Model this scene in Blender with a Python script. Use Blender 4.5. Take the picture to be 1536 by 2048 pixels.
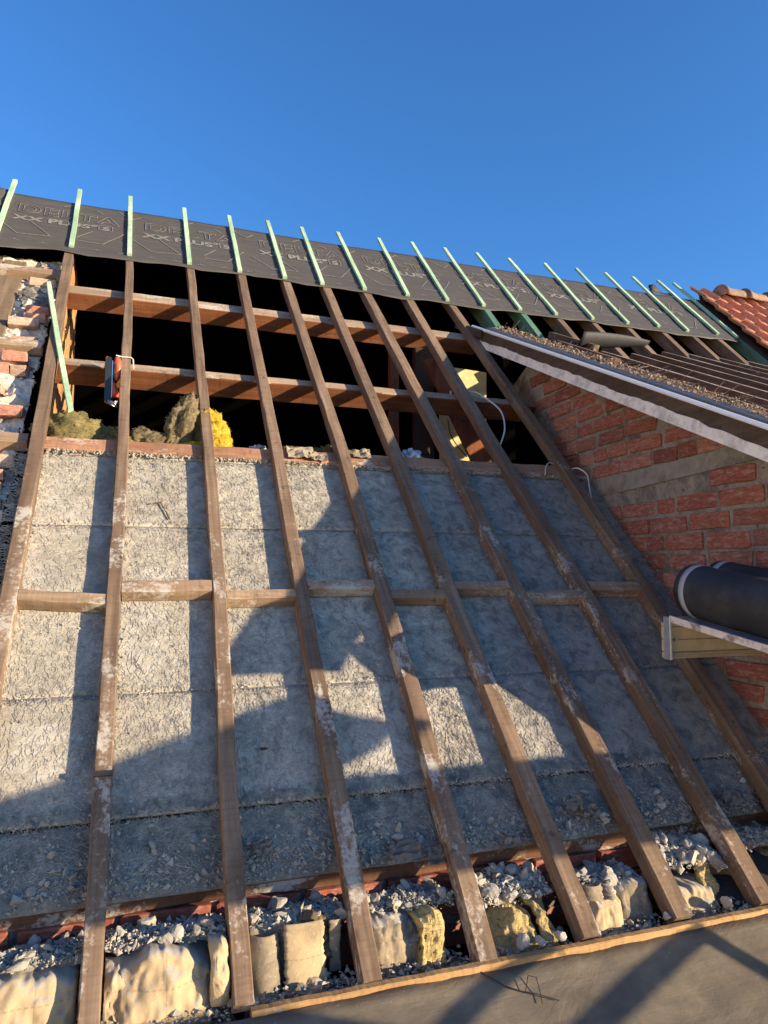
import bpy, bmesh, math, random
import numpy as np
from mathutils import Vector, Matrix, noise

for o in list(bpy.data.objects): bpy.data.objects.remove(o)
SC = bpy.context.scene
COL = SC.collection
CZ = 7.5                                    # height of the photographer's eye above the ground
R = math.radians

# ------------------------------------------------------------------ camera, light, exposure
cd = bpy.data.cameras.new('camera'); cam = bpy.data.objects.new('camera', cd); COL.objects.link(cam)
ROW = [(9.44857547e-01, -3.27481088e-01, 5.93954540e-04),
       (2.90696725e-02, 8.20658083e-02, -9.96202870e-01),
       (3.26188857e-01, 9.41287066e-01, 8.70602663e-02)]
r0, r1, r2 = [Vector(v) for v in ROW]
m3 = Matrix((r0, -r1, -r2)).transposed()
cam.matrix_world = Matrix.Translation((0, 0, CZ)) @ m3.to_4x4()
cd.sensor_fit = 'VERTICAL'; cd.sensor_height = 24.0; cd.sensor_width = 18.0
cd.lens = 24.0 * 1424.787 / 2048
cd.clip_start = 0.02; cd.clip_end = 3000
SC.camera = cam

SUN = Vector((1.43, -1.132, 0.272)).normalized()
SUN_EL = math.asin(SUN.z); SUN_AZ = math.atan2(SUN.x, SUN.y)
w = bpy.data.worlds.new('World'); SC.world = w; w.use_nodes = True
nt = w.node_tree; nt.nodes.clear()
sky = nt.nodes.new('ShaderNodeTexSky'); sky.sky_type = 'NISHITA'; sky.sun_disc = False
sky.sun_elevation = SUN_EL; sky.sun_rotation = SUN_AZ
sky.altitude = 100; sky.air_density = 1.0; sky.dust_density = 0.9; sky.ozone_density = 6.0
bg = nt.nodes.new('ShaderNodeBackground'); bg.inputs[1].default_value = 0.15
wo = nt.nodes.new('ShaderNodeOutputWorld')
nt.links.new(sky.outputs[0], bg.inputs[0]); nt.links.new(bg.outputs[0], wo.inputs[0])

sl = bpy.data.lights.new('sun', 'SUN'); sl.energy = 4.5; sl.angle = R(0.5); sl.color = (1.0, 0.80, 0.54)
so = bpy.data.objects.new('sun', sl); COL.objects.link(so)
so.rotation_euler = SUN.to_track_quat('Z', 'Y').to_euler(); so.location = (6, -6, 12)

SC.view_settings.view_transform = 'Standard'; SC.view_settings.look = 'None'
SC.view_settings.gamma = 1.0; SC.view_settings.use_curve_mapping = False
SC.view_settings.exposure = 1.33

# ------------------------------------------------------------------ frames and helpers
TH = 0.7975265687
EV = Vector((0, math.cos(TH), math.sin(TH)))           # up the slope
NV = Vector((0, -math.sin(TH), math.cos(TH)))          # out of the roof
H0 = 2.5
MR = Matrix(((1, EV.x, NV.x, 0), (0, EV.y, NV.y, -H0 * NV.y), (0, EV.z, NV.z, CZ - H0 * NV.z), (0, 0, 0, 1)))
def P(u, s, h=0.0): return MR @ Vector((u, s, h))
def W(x, y, z): return Vector((x, y, z + CZ))          # metres from the eye to world

def rng(seed): return random.Random(seed)
def fb(p, sc=1.0, oc=4, seed=0.0):
    return noise.fractal(Vector((p[0] * sc + seed, p[1] * sc - seed * 0.7, p[2] * sc + seed * 1.3)), 0.9, 2.1, oc)

class MB:
    def __init__(s): s.v = []; s.f = []
    def add(s, vs, fs):
        b = len(s.v); s.v += [tuple(v) for v in vs]; s.f += [tuple(i + b for i in f) for f in fs]
    def box(s, x0, x1, y0, y1, z0, z1, c=0.0, mat=None, jit=0.0, rnd=None):
        if c > 0:
            pts = []; q = []
            for sx, x in ((1, x0), (-1, x1)):
                for sy, y in ((1, y0), (-1, y1)):
                    for sz, z in ((1, z0), (-1, z1)):
                        q.append((x, y + sy * c, z + sz * c)); q.append((x + sx * c, y, z + sz * c)); q.append((x + sx * c, y + sy * c, z))
            bm = bmesh.new(); vs = [bm.verts.new(p) for p in q]
            bmesh.ops.convex_hull(bm, input=vs)
            bm.verts.index_update()
            pts = [v.co.copy() for v in bm.verts]; fs = [[v.index for v in f.verts] for f in bm.faces]; bm.free()
        else:
            pts = [Vector((x, y, z)) for x in (x0, x1) for y in (y0, y1) for z in (z0, z1)]
            fs = [(0, 1, 3, 2), (4, 6, 7, 5), (0, 4, 5, 1), (2, 3, 7, 6), (0, 2, 6, 4), (1, 5, 7, 3)]
        if jit: pts = [p + Vector((rnd.uniform(-jit, jit), rnd.uniform(-jit, jit), rnd.uniform(-jit, jit))) for p in pts]
        if mat: pts = [mat @ p for p in pts]
        s.add(pts, fs); return s
    def beam(s, path, wd, dp, side, c=0.004, jit=0.0012, seed=1, wob=0.0):
        """timber of width wd (along side) and depth dp swept along a path of points; the path is the middle of the top face"""
        rn = rng(seed); side = Vector(side).normalized(); rings = []
        for i, p in enumerate(path):
            p = Vector(p); t = (Vector(path[min(i + 1, len(path) - 1)]) - Vector(path[max(i - 1, 0)])).normalized()
            up = side.cross(t).normalized()
            hw = wd / 2
            pr = [(-hw + c, 0), (hw - c, 0), (hw, -c), (hw, -dp + c), (hw - c, -dp), (-hw + c, -dp), (-hw, -dp + c), (-hw, -c)]
            w_ = wob * fb(p, 3.0, 2, seed)
            rings.append([p + side * (a + rn.uniform(-jit, jit) + w_) + up * (b + rn.uniform(-jit, jit)) for a, b in pr])
        b = 0; vs = [v for r_ in rings for v in r_]; fs = []
        for i in range(len(rings) - 1):
            for k in range(8):
                a0 = i * 8 + k; a1 = i * 8 + (k + 1) % 8
                fs.append((a0, a1, a1 + 8, a0 + 8))
        fs.append(tuple(range(7, -1, -1))); e = (len(rings) - 1) * 8; fs.append(tuple(range(e, e + 8)))
        s.add(vs, fs); return s
    def tube(s, path, r, n=8, taper=None):
        path = [Vector(p) for p in path]; rings = []
        for i, p in enumerate(path):
            t = (path[min(i + 1, len(path) - 1)] - path[max(i - 1, 0)]).normalized()
            a = t.orthogonal().normalized() if i == 0 else (ax - t * ax.dot(t)).normalized()
            ax = a; b = t.cross(a); rr = r if taper is None else taper[i]
            rings.append([p + (a * math.cos(2 * math.pi * k / n) + b * math.sin(2 * math.pi * k / n)) * rr for k in range(n)])
        vs = [v for r_ in rings for v in r_]; fs = []
        for i in range(len(rings) - 1):
            for k in range(n): fs.append((i * n + k, i * n + (k + 1) % n, i * n + n + (k + 1) % n, i * n + n + k))
        fs.append(tuple(range(n - 1, -1, -1))); e = (len(rings) - 1) * n; fs.append(tuple(range(e, e + n)))
        s.add(vs, fs); return s
    def prism(s, poly, off):
        """closed solid: polygon of points extruded by off"""
        n = len(poly); off = Vector(off); vs = [Vector(p) for p in poly] + [Vector(p) + off for p in poly]
        fs = [tuple(range(n)), tuple(range(2 * n - 1, n - 1, -1))] + [(i, (i + 1) % n, n + (i + 1) % n, n + i)[::-1] for i in range(n)]
        s.add(vs, fs); return s
    def sheet(s, grid, th):
        """grid[i][j] of points, made solid with thickness th along the normals"""
        ni, nj = len(grid), len(grid[0]); top = []; bot = []
        for i in range(ni):
            for j in range(nj):
                a = Vector(grid[min(i + 1, ni - 1)][j]) - Vector(grid[max(i - 1, 0)][j])
                b = Vector(grid[i][min(j + 1, nj - 1)]) - Vector(grid[i][max(j - 1, 0)])
                nn = a.cross(b); nn = nn.normalized() if nn.length > 1e-9 else Vector((0, 0, 1))
                top.append(Vector(grid[i][j])); bot.append(Vector(grid[i][j]) - nn * th)
        N = ni * nj; fs = []; I = lambda i, j: i * nj + j
        for i in range(ni - 1):
            for j in range(nj - 1):
                fs.append((I(i, j), I(i + 1, j), I(i + 1, j + 1), I(i, j + 1)))
                fs.append((N + I(i, j), N + I(i, j + 1), N + I(i + 1, j + 1), N + I(i + 1, j)))
        for i in range(ni - 1):
            fs.append((I(i, 0), N + I(i, 0), N + I(i + 1, 0), I(i + 1, 0))); fs.append((I(i, nj - 1), I(i + 1, nj - 1), N + I(i + 1, nj - 1), N + I(i, nj - 1)))
        for j in range(nj - 1):
            fs.append((I(0, j), I(0, j + 1), N + I(0, j + 1), N + I(0, j))); fs.append((I(ni - 1, j), N + I(ni - 1, j), N + I(ni - 1, j + 1), I(ni - 1, j + 1)))
        s.add(top + bot, fs); return s
    def mesh(s, name, smooth=False):
        me = bpy.data.meshes.new(name); me.from_pydata(s.v, [], s.f); me.update()
        bm = bmesh.new(); bm.from_mesh(me); bmesh.ops.recalc_face_normals(bm, faces=bm.faces); bm.to_mesh(me); bm.free()
        if smooth: me.polygons.foreach_set('use_smooth', [True] * len(me.polygons))
        return me
    def build(s, name, mat, parent=None, smooth=False, frame=None):
        return link(name, s.mesh(name, smooth), mat, parent, frame)

def link(name, me, mat=None, parent=None, frame=None):
    """frame None: mesh points are world points.  frame 'roof': mesh points are (u, s, h) in the roof's own axes"""
    o = bpy.data.objects.new(name, me); COL.objects.link(o)
    if mat and not me.materials: me.materials.append(mat)
    M = MR.copy() if frame == 'roof' else Matrix.Identity(4)
    if parent:
        o.parent = parent; pm = WM[parent.name]
        o.matrix_parent_inverse = pm.inverted(); o.matrix_basis = M
    else: o.matrix_basis = M
    WM[o.name] = M
    return o
WM = {}
def tag(o, label=None, cat=None, group=None, kind=None):
    if label: o['label'] = label
    if cat: o['category'] = cat
    if group: o['group'] = group
    if kind: o['kind'] = kind
    return o
def thing(name, label, cat, loc=(0, 0, 0), group=None, kind=None):
    o = bpy.data.objects.new(name, None); COL.objects.link(o); o.empty_display_size = 0.1
    o.location = loc; WM[o.name] = Matrix.Translation(loc)
    return tag(o, label, cat, group, kind)
def place(name, me, M, parent=None, mat=None):
    o = bpy.data.objects.new(name, me); COL.objects.link(o)
    if mat and not me.materials: me.materials.append(mat)
    if parent: o.parent = parent; o.matrix_parent_inverse = WM[parent.name].inverted()
    o.matrix_basis = M; WM[o.name] = M
    return o

# ------------------------------------------------------------------ materials
class NT:
    def __init__(s, name):
        s.m = bpy.data.materials.new(name); s.m.use_nodes = True; s.t = s.m.node_tree
        s.b = s.t.nodes['Principled BSDF']; s.tc = s.t.nodes.new('ShaderNodeTexCoord')
    def n(s, typ, **kw):
        x = s.t.nodes.new(typ)
        for k, v in kw.items():
            if hasattr(x, k): setattr(x, k, v)
        return x
    def l(s, a, b): s.t.links.new(a, b)
    def map(s, scale=(1, 1, 1), rot=(0, 0, 0), src='Object'):
        m = s.n('ShaderNodeMapping'); m.inputs['Scale'].default_value = scale; m.inputs['Rotation'].default_value = rot
        s.l(s.tc.outputs[src], m.inputs['Vector']); return m.outputs[0]
    def noise(s, vec, scale, detail=4, rough=0.55, dist=0.0, w=None):
        x = s.n('ShaderNodeTexNoise'); x.inputs['Scale'].default_value = scale; x.inputs['Detail'].default_value = detail
        x.inputs['Roughness'].default_value = rough; x.inputs['Distortion'].default_value = dist
        if w is not None: x.noise_dimensions = '4D'; s.l(w, x.inputs['W'])
        s.l(vec, x.inputs['Vector']); return x.outputs['Fac']
    def ramp(s, fac, stops):
        x = s.n('ShaderNodeValToRGB'); e = x.color_ramp.elements
        while len(e) < len(stops): e.new(0.5)
        for el, (p, c) in zip(e, stops): el.position = p; el.color = (c if len(c) == 4 else (*c, 1)) if not isinstance(c, (int, float)) else (c, c, c, 1)
        s.l(fac, x.inputs[0]); return x.outputs[0]
    def mix(s, fac, a, b, mode='MIX'):
        x = s.n('ShaderNodeMix'); x.data_type = 'RGBA'; x.blend_type = mode
        for sock, val in ((x.inputs[0], fac), (x.inputs[6], a), (x.inputs[7], b)):
            if isinstance(val, (int, float)): sock.default_value = val
            elif isinstance(val, tuple): sock.default_value = (*val, 1)
            else: s.l(val, sock)
        return x.outputs[2]
    def math(s, op, a, b=0.0):
        x = s.n('ShaderNodeMath'); x.operation = op
        for k, v in enumerate((a, b)):
            if isinstance(v, (int, float)): x.inputs[k].default_value = v
            else: s.l(v, x.inputs[k])
        return x.outputs[0]
    def rand(s):
        return s.n('ShaderNodeObjectInfo').outputs['Random']
    def bump(s, h, strength, dist=0.01):
        x = s.n('ShaderNodeBump'); x.inputs['Strength'].default_value = strength; x.inputs['Distance'].default_value = dist
        s.l(h, x.inputs['Height']); s.l(x.outputs[0], s.b.inputs['Normal'])
    def col(s, c): s.l(c, s.b.inputs['Base Color'])
    def done(s, rough=0.8, spec=0.3, metal=0.0):
        s.b.inputs['Roughness'].default_value = rough; s.b.inputs['Specular IOR Level'].default_value = spec
        s.b.inputs['Metallic'].default_value = metal; return s.m

def wood(name, ca, cb, cc, axis, dust=0.0, dustc=(0.50, 0.48, 0.43), stain=(0.03, 0.022, 0.018), dlow=None, rough=0.85):
    """sawn timber, grain along the axis 0/1/2; dust = how much plaster dust has dried onto it"""
    t = NT(name); rnd = t.math('MULTIPLY', t.rand(), 37.0)
    sc = [46, 46, 46]; sc[axis] = 1.6
    g = t.noise(t.map(tuple(sc)), 1.0, 6, 0.6, 0.6, rnd)
    sc2 = [11, 11, 11]; sc2[axis] = 0.8
    g2 = t.noise(t.map(tuple(sc2)), 1.0, 3, 0.5, 1.2, rnd)
    sc3 = [6, 6, 6]; sc3[axis] = 85
    saw = t.noise(t.map(tuple(sc3)), 1.0, 2, 0.5, 0.3, rnd)
    base = t.ramp(g, [(0.28, ca), (0.52, cb), (0.75, cc)])
    base = t.mix(t.math('MULTIPLY', t.ramp(g2, [(0.35, 0.0), (0.7, 1.0)]), 0.5), base, tuple(x * 0.55 for x in cb))
    base = t.mix(t.ramp(saw, [(0.45, 0.0), (0.7, 0.28)]), base, tuple(x * 0.6 for x in ca))
    kn = t.n('ShaderNodeTexVoronoi'); kn.voronoi_dimensions = '4D'; t.l(rnd, kn.inputs['W'])
    sc4 = [7, 7, 7]; sc4[axis] = 3.2; t.l(t.map(tuple(sc4)), kn.inputs['Vector']); kn.inputs['Scale'].default_value = 1.0
    base = t.mix(t.ramp(kn.outputs['Distance'], [(0.04, 0.85), (0.10, 0.0)]), base, stain)
    spot = t.noise(t.map((1, 1, 1)), 21, 3, 0.6, 0, rnd)
    base = t.mix(t.ramp(spot, [(0.60, 0.0), (0.70, 0.6)]), base, stain)
    big = t.noise(t.map(tuple(1.4 if q == axis else 5 for q in range(3))), 1.0, 4, 0.6, 0.8, rnd)
    base = t.mix(t.ramp(big, [(0.42, 0.0), (0.62, 0.5)]), base, tuple(x * 0.5 for x in ca))
    if dust > 0:
        scd = [5.5, 5.5, 5.5]; scd[axis] = 2.6
        d1 = t.noise(t.map(tuple(scd)), 1.0, 5, 0.68, 0.4, rnd)
        d2 = t.noise(t.map((1, 1, 1)), 55, 4, 0.7, 0.2, rnd)
        d = t.math('ADD', t.math('MULTIPLY', d1, 0.72), t.math('MULTIPLY', d2, 0.28))
        if dlow:                                         # dust dried on along one stretch of the timber
            sx = t.n('ShaderNodeSeparateXYZ'); t.l(t.tc.outputs['Object'], sx.inputs[0])
            mr = t.n('ShaderNodeMapRange'); mr.inputs[1].default_value = dlow[0]; mr.inputs[2].default_value = dlow[1]
            mr.inputs[3].default_value = 0.0; mr.inputs[4].default_value = -0.12; t.l(sx.outputs[axis], mr.inputs[0])
            d = t.math('ADD', d, mr.outputs[0])
        lo = 0.60 - dust * 0.16
        base = t.mix(t.ramp(d, [(lo, 0.0), (lo + 0.05, 0.55), (lo + 0.13, 0.85)]), base, dustc)
    t.col(base)
    t.bump(t.math('ADD', t.math('MULTIPLY', g, 0.6), t.math('MULTIPLY', saw, 0.5)), 0.55, 0.004)
    return t.done(rough, 0.2)

M_RAFTER = wood('rafter_wood', (0.125, 0.082, 0.055), (0.235, 0.160, 0.108), (0.33, 0.240, 0.168), 1, 0.40, dlow=(2.6, 4.2))
M_NOG = wood('nogging_wood', (0.22, 0.145, 0.09), (0.36, 0.25, 0.165), (0.46, 0.34, 0.235), 0, 0.5)
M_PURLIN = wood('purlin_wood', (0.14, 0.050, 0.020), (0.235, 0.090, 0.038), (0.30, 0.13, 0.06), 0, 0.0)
M_PURTOP = wood('lit_top_wood', (0.27, 0.19, 0.13), (0.40, 0.30, 0.21), (0.48, 0.38, 0.28), 0, 0.3)  # paler wood that stands in for light on timber tops
M_TRIM = wood('trimmer_wood', (0.26, 0.125, 0.070), (0.40, 0.21, 0.125), (0.47, 0.27, 0.17), 0, 0.30)
M_PLATE = wood('plate_wood', (0.10, 0.045, 0.025), (0.17, 0.080, 0.045), (0.24, 0.13, 0.08), 0, 0.42)
M_JOIST = wood('joist_wood', (0.12, 0.070, 0.044), (0.19, 0.115, 0.075), (0.27, 0.175, 0.12), 1, 0.1)
M_PLANK = wood('grey_plank', (0.16, 0.11, 0.07), (0.28, 0.20, 0.13), (0.38, 0.29, 0.20), 1, 0.1)
M_REDWOOD = wood('red_board', (0.14, 0.045, 0.022), (0.20, 0.070, 0.035), (0.26, 0.10, 0.05), 2, 0.0)
M_LINING = wood('lining_wood', (0.40, 0.19, 0.07), (0.52, 0.28, 0.12), (0.58, 0.34, 0.16), 1, 0.0)
M_GREEN = wood('treated_green', (0.30, 0.48, 0.32), (0.46, 0.64, 0.42), (0.64, 0.74, 0.48), 1, 0.12, stain=(0.22, 0.36, 0.24))
M_GREEND = wood('treated_rafter', (0.06, 0.16, 0.115), (0.12, 0.25, 0.17), (0.24, 0.38, 0.25), 1, 0.0, stain=(0.05, 0.16, 0.10))
M_OSB = wood('strip_edge', (0.42, 0.24, 0.10), (0.56, 0.34, 0.15), (0.62, 0.42, 0.22), 0, 0.15)
M_FASCIAW = wood('fascia_timber', (0.07, 0.045, 0.03), (0.115, 0.078, 0.05), (0.16, 0.115, 0.078), 1, 0.0)

def plain(name, c, var=0.25, sc=8.0, rough=0.85, bump=0.4, bsc=60.0, spec=0.3, metal=0.0, dirt=None, dsc=3.0, bd=0.006):
    t = NT(name); rnd = t.math('MULTIPLY', t.rand(), 29.0); v = t.map((1, 1, 1))
    a = t.noise(v, sc, 6, 0.62, 0.3, rnd)
    col = t.ramp(a, [(0.25, tuple(x * (1 - var) for x in c)), (0.75, tuple(min(1, x * (1 + var)) for x in c))])
    if dirt:
        d = t.noise(v, dsc, 6, 0.7, 0.2, rnd); col = t.mix(t.ramp(d, [(0.48, 0.0), (0.62, 0.8)]), col, dirt)
    t.col(col); t.bump(t.noise(v, bsc, 5, 0.7, 0.0, rnd), bump, bd)
    return t.done(rough, spec, metal)

def m_board():
    t = NT('wood_wool_board'); v = t.map((1, 1, 1)); rnd = t.math('MULTIPLY', t.rand(), 11.0)
    a = t.noise(v, 2.2, 6, 0.65, 0.2, rnd); b = t.noise(v, 80, 4, 0.7, 0.8)
    st = t.noise(t.map((30, 100, 60)), 1.0, 3, 0.6, 2.2)
    c = t.ramp(a, [(0.30, (0.295, 0.265, 0.215)), (0.50, (0.385, 0.35, 0.285)), (0.70, (0.47, 0.43, 0.35))])
    c = t.mix(t.ramp(b, [(0.36, 0.5), (0.50, 0.0)]), c, (0.19, 0.18, 0.165))
    c = t.mix(t.ramp(st, [(0.36, 0.40), (0.46, 0.0)]), c, (0.16, 0.15, 0.135))
    sx = t.n('ShaderNodeSeparateXYZ'); t.l(t.tc.outputs['Object'], sx.inputs[0])
    c = t.mix(t.math('MULTIPLY', t.ramp(t.noise(v, 3.3, 5, 0.7, 0.5), [(0.50, 0.0), (0.62, 0.75)]), 0.9), c, (0.50, 0.475, 0.42))
    c = t.mix(t.ramp(t.noise(v, 34, 3, 0.7, 0.6), [(0.66, 0.0), (0.72, 0.6)]), c, (0.10, 0.095, 0.09))
    c = t.mix(t.math('MULTIPLY', t.math('LESS_THAN', sx.outputs[1], 1.314), t.ramp(t.noise(v, 6, 4, 0.6, 0.4), [(0.3, 0.75), (0.7, 0.35)])), c, (0.12, 0.115, 0.105))     # the lowest board is darker
    # the boards get darker towards the dormer
    darken = t.math('MULTIPLY', t.ramp(t.math('ADD', t.math('MULTIPLY', sx.outputs[0], 0.42), t.math('MULTIPLY', t.noise(v, 1.6, 4, 0.6, 0.3), 0.45)), [(0.78, 0.0), (1.0, 0.42), (1.35 if False else 1.0, 0.42)]), 1.0)
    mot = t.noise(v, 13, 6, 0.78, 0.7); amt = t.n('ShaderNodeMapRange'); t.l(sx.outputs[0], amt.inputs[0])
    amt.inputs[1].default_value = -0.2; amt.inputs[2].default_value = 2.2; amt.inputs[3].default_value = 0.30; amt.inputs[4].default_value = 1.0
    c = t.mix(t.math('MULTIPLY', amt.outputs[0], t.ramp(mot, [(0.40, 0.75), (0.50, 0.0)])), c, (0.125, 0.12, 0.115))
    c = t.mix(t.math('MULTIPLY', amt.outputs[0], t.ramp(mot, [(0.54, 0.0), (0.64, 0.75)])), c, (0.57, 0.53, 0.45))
    c = t.mix(darken, c, (0.13, 0.125, 0.125))
    t.col(c); t.bump(t.math('ADD', b, t.math('MULTIPLY', st, 1.6)), 0.6, 0.004)
    return t.done(0.95, 0.1)
M_BOARD = m_board()
def m_strand():
    t = NT('wood_wool_strand'); v = t.map((1, 1, 1))
    a = t.noise(v, 1.8, 6, 0.65, 0.2); f = t.noise(v, 26, 2, 0.6)
    c = t.ramp(a, [(0.30, (0.335, 0.305, 0.25)), (0.50, (0.435, 0.395, 0.325)), (0.70, (0.53, 0.485, 0.40))])
    c = t.mix(t.ramp(f, [(0.40, 0.5), (0.6, 0.0)]), c, (0.22, 0.21, 0.19))
    sx = t.n('ShaderNodeSeparateXYZ'); t.l(t.tc.outputs['Object'], sx.inputs[0])
    darken = t.ramp(t.math('ADD', t.math('MULTIPLY', sx.outputs[0], 0.42), t.math('MULTIPLY', t.noise(v, 1.6, 4, 0.6, 0.3), 0.45)), [(0.78, 0.0), (1.0, 0.42)])
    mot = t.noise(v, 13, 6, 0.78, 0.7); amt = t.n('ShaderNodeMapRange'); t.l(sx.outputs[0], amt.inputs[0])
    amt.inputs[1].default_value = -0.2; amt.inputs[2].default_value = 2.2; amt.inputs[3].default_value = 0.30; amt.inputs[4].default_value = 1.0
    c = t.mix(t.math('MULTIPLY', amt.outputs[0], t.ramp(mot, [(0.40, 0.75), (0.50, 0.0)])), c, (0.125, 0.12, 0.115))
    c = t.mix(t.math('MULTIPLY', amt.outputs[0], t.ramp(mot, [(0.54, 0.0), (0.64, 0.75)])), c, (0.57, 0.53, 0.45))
    c = t.mix(darken, c, (0.14, 0.14, 0.155))  # strands also get darker towards the dormer
    t.col(c); return t.done(0.95, 0.1)
M_STRAND = m_strand()

def m_membrane():
    t = NT('black_membrane'); v = t.map((1, 1, 1))
    a = t.noise(t.map((3, 60, 30)), 1.0, 5, 0.65, 0.6); b = t.noise(v, 1.4, 4, 0.6); f = t.noise(t.map((90, 260, 90)), 1.0, 3, 0.6)
    c = t.ramp(a, [(0.3, (0.050, 0.045, 0.040)), (0.6, (0.078, 0.070, 0.061)), (0.8, (0.125, 0.113, 0.098))])
    c = t.mix(t.math('MULTIPLY', b, 0.25), c, (0.10, 0.09, 0.075))
    t.col(c); t.bump(t.math('ADD', t.math('MULTIPLY', f, 0.4), a), 0.35, 0.003)
    return t.done(0.62, 0.35)
M_MEMB = m_membrane()
M_PRINT = plain('grey_print', (0.19, 0.18, 0.165), 0.35, 30, 0.7, 0.1)
def m_sheet():
    t = NT('eave_membrane'); v = t.map((1, 1, 1)); a = t.noise(v, 5, 6, 0.65, 0.4); b = t.noise(t.map((2, 26, 10)), 1.0, 4, 0.6, 0.5); sp = t.noise(v, 110, 3, 0.6)
    c = t.ramp(a, [(0.3, (0.105, 0.086, 0.060)), (0.55, (0.165, 0.135, 0.093)), (0.75, (0.22, 0.18, 0.125))])
    c = t.mix(t.ramp(b, [(0.55, 0.0), (0.72, 0.5)]), c, (0.17, 0.15, 0.12))
    c = t.mix(t.ramp(sp, [(0.66, 0.0), (0.74, 0.7)]), c, (0.34, 0.31, 0.26))
    lg = t.noise(t.map((1.2, 2.2, 1)), 2.4, 5, 0.65, 0.8)
    c = t.mix(t.ramp(lg, [(0.44, 0.0), (0.62, 0.6)]), c, (0.085, 0.072, 0.056))
    t.col(c); t.bump(t.math('ADD', t.math('ADD', b, t.math('MULTIPLY', lg, 2.5)), t.math('MULTIPLY', sp, 0.3)), 0.4, 0.006); return t.done(0.55, 0.4)
M_SHEET = m_sheet()

def m_brick(name, stops, ridge):
    t = NT(name); rnd = t.rand(); r2_ = t.math('MULTIPLY', rnd, 53.0); v = t.map((1, 1, 1))
    base = t.ramp(rnd, stops)
    a = t.noise(v, 9, 6, 0.65, 0.5, r2_); b = t.noise(v, 26, 5, 0.7, 0.3, r2_); p = t.noise(v, 5, 5, 0.6, 0.6, r2_)
    c = t.mix(t.ramp(a, [(0.33, 0.75), (0.58, 0.0)]), base, (0.085, 0.042, 0.036))
    c = t.mix(t.ramp(p, [(0.50, 0.0), (0.66, 0.6)]), c, (0.44, 0.29, 0.25))
    c = t.mix(t.ramp(b, [(0.64, 0.0), (0.72, 0.75)]), c, (0.40, 0.36, 0.31))
    g = t.n('ShaderNodeTexWave'); g.wave_type = 'BANDS'; g.bands_direction = 'X'; g.inputs['Scale'].default_value = 26; g.inputs['Distortion'].default_value = 0.6
    t.l(v, g.inputs['Vector'])
    msk = t.math('GREATER_THAN', t.math('FRACT', t.math('MULTIPLY', rnd, 7.31)), 1.0 - ridge)
    gg = t.math('MULTIPLY', g.outputs['Fac'], msk)
    c = t.mix(t.math('MULTIPLY', t.math('MULTIPLY', t.math('SUBTRACT', 1.0, g.outputs['Fac']), msk), 0.45), c, (0.10, 0.035, 0.025))
    t.col(c); t.bump(t.math('ADD', t.math('MULTIPLY', gg, 0.9), t.math('ADD', t.math('MULTIPLY', b, 0.7), a)), 0.4, 0.004)
    return t.done(0.85, 0.2)
M_BRICK = m_brick('red_brick', [(0.0, (0.30, 0.098, 0.066)), (0.3, (0.37, 0.135, 0.085)), (0.5, (0.25, 0.078, 0.060)), (0.7, (0.38, 0.175, 0.125)), (0.85, (0.40, 0.170, 0.095)), (1.0, (0.29, 0.140, 0.10))], 0.3)
M_BRICKP = m_brick('party_brick', [(0.0, (0.44, 0.20, 0.14)), (0.4, (0.54, 0.30, 0.21)), (0.7, (0.56, 0.42, 0.32)), (1.0, (0.46, 0.24, 0.17))], 0.35)
M_BRICKE = m_brick('eave_brick', [(0.0, (0.28, 0.075, 0.05)), (0.5, (0.34, 0.10, 0.06)), (1.0, (0.25, 0.07, 0.05))], 0.8)
M_MORTAR = plain('mortar', (0.27, 0.235, 0.195), 0.3, 14, 0.95, 0.9, 45, 0.1, dirt=(0.09, 0.08, 0.07), dsc=4.5, bd=0.012)
M_PLASTER = plain('lime_plaster', (0.66, 0.60, 0.50), 0.14, 18, 0.95, 0.8, 40, 0.1, dirt=(0.34, 0.29, 0.24), dsc=9, bd=0.012)
M_GREYM = plain('grey_mortar', (0.34, 0.31, 0.275), 0.3, 22, 0.95, 0.9, 50, 0.1, bd=0.012)
M_FELT = plain('crumpled_felt', (0.15, 0.135, 0.12), 0.4, 14, 0.8, 0.7, 40, 0.2, bd=0.01)
M_CONC = plain('concrete', (0.26, 0.24, 0.205), 0.25, 18, 0.95, 0.8, 80, 0.1, dirt=(0.13, 0.115, 0.095), dsc=6, bd=0.008)
M_RUBBLE = plain('plaster_rubble', (0.50, 0.47, 0.41), 0.22, 25, 0.95, 0.7, 90, 0.1, dirt=(0.30, 0.28, 0.25), dsc=12)
M_RUBGREY = plain('grey_rubble', (0.37, 0.34, 0.285), 0.25, 25, 0.95, 0.6, 90, 0.1)
M_DUST = plain('rubble_dust', (0.36, 0.325, 0.265), 0.35, 30, 0.97, 1.0, 70, 0.05, dirt=(0.15, 0.15, 0.15), dsc=7, bd=0.012)
M_DARK = plain('attic_dark', (0.0022, 0.0018, 0.0016), 0.3, 5, 1.0, 0.3, 60, 0.0)  # near-black colour stands in for the deep shade inside the attic
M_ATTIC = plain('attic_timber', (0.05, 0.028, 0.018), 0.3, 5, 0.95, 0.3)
M_WALL = plain('house_brickwork', (0.28, 0.13, 0.09), 0.25, 6, 0.9, 0.5)
M_RENDER = plain('pale_render', (0.76, 0.68, 0.55), 0.08, 3, 0.9, 0.3)
M_GROUND = plain('ground_paving', (0.20, 0.18, 0.16), 0.2, 0.6, 0.95, 0.3, 9)
M_YPANEL = plain('pale_panel', (0.66, 0.52, 0.26), 0.14, 30, 0.9, 0.7, 70, 0.1, dirt=(0.50, 0.40, 0.22), dsc=5)
M_WHITEP = plain('old_white_paint', (0.78, 0.73, 0.66), 0.10, 30, 0.7, 0.35, 120, 0.3, dirt=(0.42, 0.38, 0.33), dsc=9)
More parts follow.
